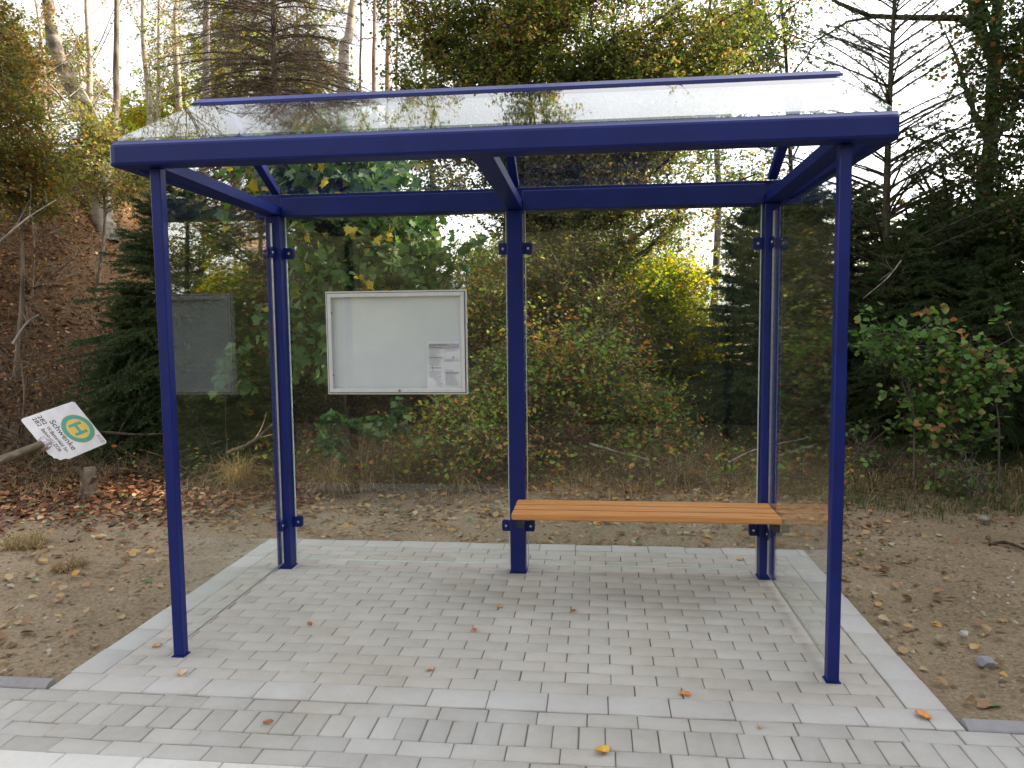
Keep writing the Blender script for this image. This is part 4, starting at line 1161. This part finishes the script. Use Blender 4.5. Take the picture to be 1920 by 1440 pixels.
T4 = line([(1850, 420, 9.0), (1800, 350, 8.8), (1740, 320, 8.7), (1690, 340, 8.6), (1650, 370, 8.5)]); V4, F4 = tubes(np.array(T4)[None], np.array([[.025, .02, .014, .010, .006]]), 6)
T5 = line([(1830, 330, 9.0), (1760, 270, 8.8), (1700, 255, 8.7), (1640, 300, 8.5)]); V5, F5 = tubes(np.array(T5)[None], np.array([[.018, .014, .010, .005]]), 6)
for Vb, Fb in ((np.concatenate([V1, V2]), np.concatenate([F1, F2 + len(V1)])), (V3, F3), (V4, F4), (V5, F5)):
    npmesh('bough', Vb, [Fb], M['bark_dark'], rt, smooth=True)
b = grd(1900, None, 8.2)
broadleaf('broadleaf_tree', 'leafy tree with rusty leaves hanging in at the top right corner', 'tree', b, [b, at(1945, 400, 8.2), at(1950, 100, 8.2), at(1930, -100, 8.2)], .06,
          [ell(1880, 60, 8.0, 90, 90, .5), ell(1890, 250, 8.0, 80, 120, .5), ell(1880, 470, 8.0, 80, 90, .5)], M['l_dark'], M['bark_dark'], nl=20, ns=160, nt=1300, npl=6, lsz=.055, sub=.5, tw=.3, seed=13)
# hornbeam twigs over the right roof end hang from a tree beyond the frame
b = grd(1500, None, 12.5)
broadleaf('hornbeam_tree', 'thin hornbeam with sparse dark leaves against the white sky above the right roof end', 'tree', b, [b, at(1490, 500, 12.3), at(1480, 250, 12.2), at(1470, 60, 12), at(1450, -150, 11.8)], .05,
          [ell(1480, 60, 11.6, 130, 85, .7), ell(1400, 300, 11.6, 60, 90, .5, .3), ell(1530, 180, 11.6, 60, 60, .4, .2)], M['l_dark'], M['bark_dark'], nl=14, ns=90, nt=420, npl=6, lsz=.058, sub=.6, tw=.35, seed=14)
# hazel saplings lower right
for k, (u, v, d, ru, rv, lab) in enumerate([(1690, 640, 6.9, 110, 75, 'hazel sapling with broad light green leaves nearest the right front post'),
                                            (1850, 660, 6.7, 95, 85, 'hazel sapling with green and brown leaves at the right edge'),
                                            (1800, 780, 6.9, 110, 60, 'low hazel shoots in front of the dark spruces'),
                                            (1640, 850, 7.4, 60, 35, 'small leafy seedling in the grass right of the shelter'),
                                            (1800, 880, 6.5, 60, 35, 'bright green seedling at the edge of the bare soil')]):
    b = grd(u + 30, None, d); c = at(u, v, d)
    broadleaf('hazel_shrub', lab, 'shrub', b, [b, (b + c) / 2 + [.05, 0, 0], c], .012, [ell(u, v, d, ru, rv, .35)], M['l_hazel'], M['bark_grey'], group='hazel saplings at the right',
              nl=10, ns=34, nt=110 if k < 3 else 30, npl=5, lsz=.066 if k < 3 else .05, sub=.3, tw=.22, seed=130 + k, tr=.002, wid=1.3, up=.7)

# unseen trees added beyond the right edge to shade the bank
for k, (x, y, h, rr) in enumerate([(14.5, 15.9, 15.0, 2.0), (18.5, 21.0, 19.0, 2.6), (22.0, 26.0, 22.0, 3.0)]):
    b = np.array([x, y, 0.0])
    broadleaf('roadside_tree', ['tall tree beyond the right edge with a high crown', 'slimmer tall tree behind it beyond the right edge', 'tallest tree beyond the right edge'][k], 'tree', b, [b, b + [.1, 0, h * .5], b + [0, 0, h]], .18,
              [(tuple(b + [0, 0, h * .77]), (rr, rr, h * .22))], M['l_dark'], M['bark_dark'], group='roadside trees', nl=30, ns=300, nt=2600, npl=8, lsz=.2, sub=1.3, tw=.6, seed=140 + k, tr=.006)

# ------------------------------------------------------------------ buildings glimpsed
def corrugated(name, c0, c1):
    return paint(name, c0, rough=.5, var=.1, scale=3)


hs = empty('storage_hall', (0, 0, 0), 'pale corrugated metal hall glimpsed between the leaves behind the left glass wall', 'building')
c = at(470, 560, 22); hs.location = (c[0], c[1], 0)
b = MB(); n = 90; pr = []
for k in range(n):
    x = c[0] - 1.6 + k * .04
    pr.append((x, c[1] + (.022 if k % 4 in (1, 2) else 0)))
prof2 = pr + [(pr[-1][0], c[1] + 4), (pr[0][0], c[1] + 4)]
b.prism(prof2, 2, -.5, at(470, 480, 22)[2]); b.build('wall', paint('pale_sheet_metal', (.42, .50, .47), rough=.5, var=.08, scale=2), hs)
b = MB(); zt = at(470, 480, 22)[2]; b.box(c[0] - 1.7, c[0] + 2.05, c[1] - .1, c[1] + 4.1, zt, zt + .08, .01); b.build('roof', paint('roof_sheet', (.3, .32, .33), rough=.5), hs)
c = at(715, 770, 12)
rh = empty('red_container', (c[0], c[1], 0), 'dark red container hidden in the thicket below the notice board', 'container')
b = MB(); x0_, x1_ = at(640, 770, 12)[0], at(810, 770, 12)[0]; zb = float(ter(c[0], c[1])); zt = at(715, 742, 12)[2]
b.box(x0_, x1_, c[1], c[1] + 1.2, zb - .2, zt, .01); b.build('body', paint('rust_red', (.12, .018, .012), rough=.7, var=.3, scale=5), rh)
b = MB()
for k in range(12): b.box(x0_ + .06 + k * (x1_ - x0_ - .1) / 12, x0_ + .10 + k * (x1_ - x0_ - .1) / 12, c[1] - .012, c[1] + .001, zb, zt - .05)
b.build('rib', paint('rust_red_rib', (.10, .016, .010), rough=.7, var=.3, scale=5), rh)

# ------------------------------------------------------------------ ground cover
r = np.random.default_rng(77)


def litter(name, label, n, xr_, yr_, mat, size, prob=None, lift=.012, flat_=.55, kind='stuff', tmpl=LEAF, faces=LEAF_F, wid=1.2, cat=None, cat_=None):
    x = r.uniform(*xr_, n); y = r.uniform(*yr_, n)
    k = np.ones(n, bool)
    if prob is not None: k = r.random(n) < prob(x, y)
    inpad = (x > PADX0 - .02) & (x < PADX1 + .02) & (y < PADY1 + .02)
    k &= ~inpad & (y > -.06)
    x = x[k]; y = y[k]
    p = np.stack([x, y, ter(x, y) + lift * r.uniform(.3, 1.4, len(x))], 1)
    V, Fs = scatter(tmpl, faces, p, size * r.uniform(.5, 1.25, len(x)), r, up=1.2, flat_=flat_, wid=wid)
    o = npmesh(name, V, Fs, mat)
    tag(o, label, 'leaves' if 'lea' in name else 'ground cover', kind=kind)
    return o


# curled fallen leaves
CURL = np.array([(0, 0, 0), (.36, .28, .16), (.28, .72, .20), (.05, 1.05, .10), (-.26, .74, .17), (-.34, .26, .22)])
litter('bank_leaves', 'thick brown leaf litter covering the bank at the left', 90000, (-16, 3), (3.6, 15), M['litter'], .07, lambda x, y: np.clip(.12 + .9 * S((-x - .8) / 2.5) * S((y - 3.2 + np.minimum(0, x + 3) * .2) / 1.4), 0, 1) * (.4 + .6 * (vn(x, y, .8, 2) > -.2)), lift=.03, flat_=.75)
litter('bank_leaves', 'scattered orange leaves near the fallen sign', 30000, (-8, -.3), (1.3, 5.6), M['litter'], .056, lambda x, y: np.clip(S((y - 1.5 - .30 * (x + 3.0)) / 1.9) * .95, 0, 1), lift=.02, flat_=.6, tmpl=CURL)
litter('fallen_leaves', 'pale curled fallen leaves scattered over the bare soil', 14000, (-6, 4.4), (-.05, 4.4), M['fallen'], .055,
       lambda x, y: np.clip(.10 + .45 * S((y - 2.0) / 1.2) + .25 * S((-x - .2) / 1.5) * (vn(x, y, .35, 4) > .0) + .5 * np.exp(-np.maximum(0, y - 2.15) / .12) * (x > PADX0) * (x < PADX1), 0, 1), lift=.016, flat_=.5, tmpl=CURL)
litter('fallen_leaves', 'sparse fallen leaves on the bare soil right of the shelter', 2600, (3.7, 8), (-.05, 4.0), M['fallen'], .05, lambda x, y: .10 + .25 * S((y - 1.6) / 1.4) + .6 * np.exp(-np.maximum(0, x - 3.66) / .06), lift=.014, flat_=.5, tmpl=CURL)
OCT = np.array([(0, 0, .5), (.5, 0, 0), (0, .6, 0), (-.5, 0, 0), (0, -.55, 0), (.28, .3, .33)])
OCT_F = [np.array([[0, 1, 2], [0, 2, 3], [0, 3, 4], [0, 4, 1]])]
litter('soil_clods', 'small clods and grit on the bare soil', 24000, (-6, 8), (-.08, 4.3), M['clod'], .022, lambda x, y: .25 + .7 * (vn(x, y, .25, 6) > .1), lift=.002, flat_=.3, tmpl=OCT, faces=OCT_F)


def blades(name, label, x, y, mat, h, w, lean, r, cat='grass', z=None):
    n = len(x); base = np.stack([x, y, ter(x, y) - .01 if z is None else z], 1)
    az = r.uniform(0, 2 * np.pi, n); d = np.stack([np.cos(az), np.sin(az), 0 * az], 1)
    hh = h * r.uniform(.4, 1.3, n)[:, None]; ln_ = lean * r.uniform(.2, 1.6, n)[:, None]
    s = np.cross(d, [0, 0, 1.0]) * w / 2
    P0 = base; P1 = base + d * hh * ln_ * .25 + [0, 0, 1] * hh * .5; P2 = base + d * hh * ln_ * .7 + [0, 0, 1] * hh * np.clip(.9 - .35 * ln_, .15, 1); P3 = base + d * hh * ln_ * 1.1 + [0, 0, 1] * hh * np.clip(1.05 - .8 * ln_, .02, 1)
    V = np.stack([P0 - s, P0 + s, P1 + s * .9, P1 - s * .9, P2 + s * .6, P2 - s * .6, P3], 1).reshape(-1, 3)
    o7 = np.arange(n)[:, None] * 7
    return tag(npmesh(name, V, [o7 + np.array([[0, 1, 2, 3]]), o7 + np.array([[3, 2, 4, 5]]), o7 + np.array([[5, 4, 6]])], mat), label, cat, kind='stuff')


n = 46000
x = r.uniform(-4.5, 8.5, n); y = r.uniform(2.9, 7.2, n)
k = r.random(n) < np.clip(S((y - 3.35 + .5 * vn(x, y, .8, 8) + .12 * np.clip(x - 4, 0, 3)) / 1.1) * (.35 + .65 * (vn(x, y, .45, 12) > -.1)) * np.clip(1.25 - (y - 4) * .28, .15, 1), 0, 1)
blades('dry_grass', 'matted straw coloured dry grass between the bare soil and the thicket', x[k], y[k], M['grass_dry'], .17, .0055, 1.15, r)
n = 30000
x = r.uniform(-4.5, 4.2, n); y = r.uniform(4.2, 7.4, n); k = r.random(n) < S((y - 4.1) / .8) * np.clip(.25 + vn(x, y, .5, 31) * 1.2, .06, 1)
blades('tall_dry_weeds', 'tall withered grass stems standing at the foot of the thicket', x[k], y[k], M['grass_dry'], .36, .0055, 1.5, r)
n = 6500
x = r.uniform(-11, -2.0, n); y = r.uniform(4.6, 12, n); k = r.random(n) < np.clip(.3 + vn(x, y, .9, 41) * 1.3, .03, 1)
blades('bank_grass', 'withered brown grass and bracken on the bank', x[k], y[k], M['l_tangle'], .34, .007, 1.4, r)
n = 6500
x = r.uniform(3.9, 8.5, n); y = r.uniform(2.9, 4.6, n); k = r.random(n) < S((y - 3.1 + .5 * vn(x, y, .6, 21)) / .8)
blades('green_grass', 'dull green grass under the hazel saplings', x[k], y[k], M['grass_green'], .12, .006, 1.1, r)
# grass tufts
for i, (u, d, h, nn_, lab) in enumerate([(440, 7.3, .42, 420, 'tall straw tuft left of the left rear post'), (25, 5.4, .10, 700, 'yellow green tuft at the left edge of the soil'), (110, 4.9, .07, 420, 'small yellowed tuft near the left edge'),
                                         (620, 7.0, .36, 300, 'straw tuft below the notice board'), (1290, 7.2, .30, 260, 'grey straw tuft right above the bench'), (860, 7.1, .30, 260, 'straw tuft left of the middle post')]):
    p = grd(u, None, d); rr = .16 if i not in (1,) else .22
    a = r.uniform(0, 2 * np.pi, nn_); q = rr * np.sqrt(r.random(nn_)) * .6
    o = blades('grass_tuft', lab, p[0] + q * np.cos(a), p[1] + q * np.sin(a), M['grass_dry'], h, .005, .95, r, cat='grass tuft')
    o['kind'] = 'thing'; o['group'] = 'grass tufts'
# undergrowth seedlings
pos = []
for q in range(260):
    x = r.uniform(-2.5, 4.6); y = r.uniform(3.9, 6.6); pos.append((x, y))
pos = np.array(pos); z = ter(pos[:, 0], pos[:, 1])
nl_ = 11; P = np.repeat(np.stack([pos[:, 0], pos[:, 1], z], 1), nl_, 0) + np.stack([r.normal(0, .07, 260 * nl_), r.normal(0, .07, 260 * nl_), r.uniform(.05, .38, 260 * nl_)], 1)
V, Fs = scatter(LEAF, LEAF_F, P, .045 * r.uniform(.6, 1.3, len(P)), r, up=1.1, wid=1.3)
tag(npmesh('undergrowth', V, Fs, M['l_thicket']), 'small green undergrowth leaves among the dry grass behind the shelter', 'undergrowth', kind='stuff')
# dead twigs littering the thicket floor
n = 3800
x = r.uniform(-6, 5.5, n); y = r.uniform(3.9, 8.5, n); a = r.uniform(0, 2 * np.pi, n); L_ = r.uniform(.15, .8, n)
p0 = np.stack([x, y, ter(x, y) + .02], 1); x2 = x + L_ * np.cos(a); y2 = y + L_ * np.sin(a); p2 = np.stack([x2, y2, ter(x2, y2) + r.uniform(.01, .45, n)], 1); pm_ = (p0 + p2) / 2 + r.normal(0, .04, (n, 3)) + [0, 0, .04]
V, F = tubes(bez(p0, pm_, p2, 5), np.linspace(1, .4, 5)[None] * r.uniform(.0018, .006, (n, 1)), 4)
tag(npmesh('dead_twigs', V, [F], M['dead_wood'], smooth=True), 'dead twigs lying over the leaf litter', 'twigs', kind='stuff')


def stick(name, label, pts, rad, mat, cat='branch', side=0, group=None):
    P = np.array(pts, float); k = 14; tt = np.linspace(0, len(P) - 1, k); i = np.minimum(tt.astype(int), len(P) - 2); f = (tt - i)[:, None]
    pm = np.vstack([2 * P[0] - P[1], P, 2 * P[-1] - P[-2]]); a, b_, c_, d_ = pm[i], pm[i + 1], pm[i + 2], pm[i + 3]
    Q = .5 * (2 * b_ + (c_ - a) * f + (2 * a - 5 * b_ + 4 * c_ - d_) * f ** 2 + (3 * b_ - a - 3 * c_ + d_) * f ** 3)
    rr = np.linspace(rad[0], rad[1], k) * (1 + .12 * r.normal(0, 1, k))
    Vs = []; Fs_ = []; n0 = 0
    V, F = tubes(Q[None], rr[None], 9); Vs.append(V); Fs_.append(F); n0 = len(V)
    for q in range(side):
        j = r.integers(3, k - 2); e = Q[j] + r.normal(0, .12, 3) + [0, 0, .12] + (Q[-1] - Q[0]) * .2
        V, F = tubes(bez(Q[j][None], ((Q[j] + e) / 2 + r.normal(0, .03, 3))[None], e[None], 6), np.linspace(rr[j] * .5, .0015, 6)[None], 5); Vs.append(V); Fs_.append(F + n0); n0 += len(V)
    o = npmesh(name, np.concatenate(Vs), [np.concatenate(Fs_)], mat, smooth=True)
    return tag(o, label, cat, group)


def gp(u, d, lift=.02):
    p = grd(u, None, d); p[2] += lift; return p


def onpx(u, v, d): return at(u, v, d)


stick('fallen_branch', 'bleached curved branch lying in the thicket above the bench', [onpx(1105, 832, 7.6), onpx(1150, 845, 7.5), onpx(1215, 862, 7.4)], (.014, .010), M['pale_wood'], side=1)
stick('fallen_branch', 'thick grey log end poking out left of the middle post', [onpx(860, 822, 7.6), onpx(900, 838, 7.4), onpx(960, 835, 7.4)], (.045, .03), M['pale_wood'])
stick('fallen_branch', 'grey forked branch behind the right rear post', [onpx(1365, 868, 7.4), onpx(1420, 842, 7.5), onpx(1520, 820, 7.6)], (.012, .005), M['pale_wood'], side=2)
stick('fallen_branch', 'bare bent stem sloping up behind the left glass wall', [onpx(425, 850, 7.3), onpx(470, 830, 7.3), onpx(520, 788, 7.3)], (.020, .012), M['dead_wood'], side=2)
stick('fallen_branch', 'dark branch lying left of the fallen sign', [onpx(-60, 790, 7.6), onpx(0, 800, 7.4), onpx(70, 832, 7.2)], (.035, .018), M['bark_dark'], side=2)
stick('fallen_branch', 'thin dark branch lying behind the fallen sign towards the shelter', [onpx(190, 810, 7.8), onpx(260, 815, 7.6), onpx(330, 812, 7.6)], (.016, .008), M['bark_dark'], side=2)
stick('fallen_branch', 'pale bleached branch on the bank above the fallen sign', [onpx(24, 645, 9.0), onpx(48, 608, 9.1), onpx(72, 590, 9.2)], (.018, .008), M['pale_wood'], side=2)
stick('fallen_branch', 'long thin pale branch rising across the bank at left', [onpx(-20, 470, 8.0), onpx(50, 410, 8.1), onpx(105, 375, 8.3)], (.012, .005), M['pale_wood'], side=3)
stick('fallen_branch', 'dark root like branch on the soil at the right edge', [gp(1868, 5.1, .01), gp(1900, 5.1, .03), gp(1960, 4.9, .02)], (.012, .008), M['bark_dark'])
stick('fallen_branch', 'bare forked twig hanging in front of the dark spruces', [onpx(1690, 488, 7.6), onpx(1665, 520, 7.5), onpx(1618, 560, 7.4)], (.007, .003), M['pale_wood'], side=3)
# stump by the sign
b = grd(155, None, 6.9)
st = empty('tree_stump', b, 'torn brown stump standing in front of the fallen sign', 'stump')
vs = []; fs = []; kk = 22
hs_ = [-.06, 0, .05, .11, .17, .22, .245, .25]; ra = [.135, .10, .075, .064, .060, .058, .050, .018]
for j, (h_, q) in enumerate(zip(hs_, ra)):
    for i in range(kk):
        a = 2 * math.pi * i / kk; q2 = q * (1 + (.20 if j < 3 else .10) * math.sin(3 * a + 1 + j * .2) + .07 * math.sin(7 * a + j * .5)); hh = h_ + (.014 * math.sin(2 * a + .5) + .008 * math.sin(5 * a)) * (j > 4)
        vs.append((b[0] + q2 * math.cos(a) + h_ * .10, b[1] + q2 * math.sin(a), b[2] + hh))
for j in range(len(hs_) - 1):
    for i in range(kk): fs.append((j * kk + i, j * kk + (i + 1) % kk, (j + 1) * kk + (i + 1) % kk, (j + 1) * kk + i))
fs.append(tuple(range((len(hs_) - 1) * kk, len(hs_) * kk)))
m = MB(); m.add(vs, fs); m.build('wood', M['dead_wood'], st)
for (dx, dy, h0, ex, eh, rr_) in ((.03, -.03, .12, .10, .19, .022), (-.03, -.02, .17, -.07, .27, .018)):
    m = MB(); m.cyl((b[0] + dx, b[1] + dy, b[2] + h0), (b[0] + ex, b[1] + dy - .02, b[2] + eh), rr_ * 1.3, 10, rr_); m.build('side_stub', M['dead_wood'], st)
# stones on the right-hand soil
for i, (u, v, s, col, lab) in enumerate([(1808, 1190, .045, (.42, .40, .40), 'pale grey stone on the bare soil near the right edge'), (1848, 1244, .075, (.24, .25, .28), 'blue grey stone next to an orange leaf on the soil'),
                                    (1765, 1201, .065, (.26, .21, .15), 'brown stone left of the pale one'), (1845, 975, .09, (.20, .18, .15), 'dull stone at the far edge of the bare soil')]):
    d_ = RN @ np.array([(u - 960) / F_PX, -(v - 720) / F_PX, -1.0]); tq = (0.0 - CAM[2]) / d_[2]; p = CAM + tq * d_
    rr_ = np.random.default_rng(900 + i); import bmesh
    bm = bmesh.new(); bmesh.ops.create_icosphere(bm, subdivisions=3, radius=s / 2)
    pl = nrm(rr_.normal(0, 1, (7, 3)))
    for vtx in bm.verts:
        c_ = np.array(vtx.co)
        for q in pl:
            dd = c_ @ q - s * .36
            if dd > 0: c_ = c_ - q * dd * .9
        c_[2] *= .7; vtx.co = c_
    me = bpy.data.meshes.new('stone'); bm.to_mesh(me); bm.free()
    o = link('stone', me, paint('stone_skin', col, rough=.85, var=.2, scale=40, bump=.3)); o.location = (p[0], p[1], .008); o.rotation_euler = (0, 0, i)
    tag(o, lab, 'stone', 'stones on the soil')

# single leaves lying on the paving
one = [(342, 1264, .055, (.58, .44, .30), .4, 'pale leaf on the pavers right of the left front post'), (503, 1356, .040, (.36, .12, .05), 1.9, 'folded red brown leaf on the walkway at left'),
       (581, 1172, .040, (.40, .14, .05), .9, 'rust leaf on the pavers inside the shelter at left'), (807, 1257, .038, (.52, .30, .18), 2.2, 'small tan leaf on the pavers in front of the middle'),
       (890, 1183, .040, (.40, .13, .06), .1, 'thin red brown leaf in the middle of the paving'), (937, 1139, .036, (.55, .28, .10), 1.2, 'small orange leaf below the middle post'),
       (1076, 1147, .040, (.32, .11, .05), 2.8, 'curled rust leaf on the pavers right of the middle post'), (1285, 1304, .050, (.50, .19, .05), 1.0, 'orange brown leaf by the pale front band'),
       (1131, 1411, .062, (.60, .38, .08), 2.0, 'yellow leaf on the walkway at the bottom of the picture'), (1730, 1344, .065, (.60, .27, .07), .6, 'orange leaf on the right front corner of the pale border'),
       (1388, 1050, .045, (.60, .35, .12), 1.5, 'small yellow brown leaf left of the right rear post base'), (294, 1213, .045, (.50, .30, .18), 2.5, 'tan leaf lying left of the left front post'),
       (1425, 1364, .030, (.45, .33, .2), .2, 'tiny crumpled leaf scrap on the walkway at right')]
for i, (u, v, s, col, rz, lab) in enumerate(one):
    s *= .8
    d_ = RN @ np.array([(u - 960) / F_PX, -(v - 720) / F_PX, -1.0]); tq = (0.002 - CAM[2]) / d_[2]; p = CAM + tq * d_
    mb = MB(); rr_ = random.Random(i); V = []; F = []; K_ = 6
    for a in range(K_ + 1):
        t_ = a / K_; w = .42 * math.sin(math.pi * min(1, t_ * .93 + .05)) ** .8
        for c_ in (-1, -.5, 0, .5, 1):
            V.append((c_ * w * s * (1 + rr_.uniform(-.12, .12)), (t_ - .5) * s * 1.25, .003 + s * (.30 * abs(c_) ** 1.5 * (.4 + .6 * rr_.random()) + .12 * math.sin(t_ * 3 + i) ** 2)))
    for a in range(K_):
        for c_ in range(4): q = a * 5 + c_; F.append((q, q + 1, q + 6, q + 5))
    me = bpy.data.meshes.new('fallen_leaf'); me.from_pydata(V, [], F); me.update()
    o = link('fallen_leaf', me, paint('dry_leaf_skin', col, rough=.7, var=.25, scale=60, spec=.2), smooth=True); o.location = (p[0], p[1], .001); o.rotation_euler = (0, 0, rz)
    tag(o, lab, 'leaf', 'single leaves on the paving')

# ------------------------------------------------------------------ unseen house added on the right to keep sun off the shelter
hs = empty('roadside_house', (15, 0, 0), 'plain rendered house to the right of the shelter, beyond the view', 'house')
b = MB(); b.box(11.5, 19, -9, 9.4, -.2, 7.8); b.build('wall', paint('render', (.42, .40, .36), rough=.9, scale=4), hs)
b = MB(); b.prism([(11.1, 7.802), (19.4, 7.802), (15.25, 10.6)], 1, -9.4, 9.8); b.build('roof', paint('roof_tile', (.10, .05, .04), rough=.8, scale=12), hs)
for yy in (-6, -2.5, 1, 4.5, 7.6):
    for zz in (1.0, 3.9):
        b = MB(); b.box(11.46, 11.498, yy - .55, yy + .55, zz, zz + 1.4); b.build('window', paint('window_dark', (.03, .035, .04), rough=.1), hs)

# wooded rise on the other side of the road
hx = np.linspace(-90, 90, 61); hy = np.linspace(-70, -6, 21); HX, HY = np.meshgrid(hx, hy)
HZ = -.3 + 17 * S((-3.0 - HY) / 38) * (.8 + .2 * vn(HX, HY, 14, 3)) + 1.3 * vn(HX, HY, 4, 5) * S((-8 - HY) / 6)
I = (np.arange(20)[:, None] * 61 + np.arange(60)[None]).ravel()
npmesh('hillside', np.stack([HX.ravel(), HY.ravel(), HZ.ravel()], 1), [np.stack([I, I + 1, I + 62, I + 61], 1)], paint('wooded_slope', (.075, .078, .045), rough=1, var=.6, scale=.8, spec=.1), smooth=True)['kind'] = 'structure'

# ------------------------------------------------------------------ light
SUN = np.array([.80, .36, .43]); SUN /= np.linalg.norm(SUN)
sd = bpy.data.lights.new('sun', 'SUN'); sd.energy = 5.0; sd.angle = R(.6); sd.color = (1.0, .80, .56)
so_ = bpy.data.objects.new('sun', sd); COL.objects.link(so_)
so_.rotation_euler = Vector(SUN).to_track_quat('Z', 'Y').to_euler()
w = bpy.data.worlds.new('World'); scene.world = w; w.use_nodes = True
nt = w.node_tree; nt.nodes.clear()
sky = nt.nodes.new('ShaderNodeTexSky'); sky.sky_type = 'NISHITA'; sky.sun_disc = False
sky.sun_elevation = math.asin(SUN[2]); sky.sun_rotation = math.atan2(SUN[0], SUN[1])
sky.air_density = 1.0; sky.dust_density = 3.5; sky.ozone_density = 1.0
hsv = nt.nodes.new('ShaderNodeHueSaturation'); hsv.inputs['Saturation'].default_value = .12
tc = nt.nodes.new('ShaderNodeTexCoord'); nz = nt.nodes.new('ShaderNodeTexNoise'); nz.inputs['Scale'].default_value = 2.2; nz.inputs['Detail'].default_value = 6
mpw = nt.nodes.new('ShaderNodeMapping'); mpw.inputs['Scale'].default_value = (1, 1, 2.5)
rw = nt.nodes.new('ShaderNodeMapRange'); rw.inputs['From Min'].default_value = .35; rw.inputs['From Max'].default_value = .7; rw.inputs['To Min'].default_value = .85; rw.inputs['To Max'].default_value = 1.35
cc = nt.nodes.new('ShaderNodeMix'); cc.data_type = 'RGBA'; cc.blend_type = 'MULTIPLY'; cc.inputs['Factor'].default_value = 1
bg = nt.nodes.new('ShaderNodeBackground'); bg.inputs['Strength'].default_value = .15
ow = nt.nodes.new('ShaderNodeOutputWorld')
nt.links.new(sky.outputs['Color'], hsv.inputs['Color']); nt.links.new(hsv.outputs['Color'], cc.inputs['A'])
nt.links.new(tc.outputs['Generated'], mpw.inputs['Vector']); nt.links.new(mpw.outputs['Vector'], nz.inputs['Vector']); nt.links.new(nz.outputs['Fac'], rw.inputs['Value'])
tn = nt.nodes.new('ShaderNodeMix'); tn.data_type = 'RGBA'; tn.blend_type = 'MULTIPLY'; tn.inputs['Factor'].default_value = 1; tn.inputs['B'].default_value = (1.01, .992, .995, 1)
nt.links.new(rw.outputs['Result'], tn.inputs['A']); nt.links.new(tn.outputs['Result'], cc.inputs['B']); nt.links.new(cc.outputs['Result'], bg.inputs['Color']); nt.links.new(bg.outputs['Background'], ow.inputs['Surface'])
vs_ = scene.view_settings; vs_.view_transform = 'Standard'; vs_.look = 'None'; vs_.gamma = 1; vs_.exposure = 1.88; vs_.use_curve_mapping = False
scene.cycles.use_denoising = True
scene.cycles.max_bounces = 10; scene.cycles.transparent_max_bounces = 24; scene.cycles.diffuse_bounces = 3; scene.cycles.transmission_bounces = 4
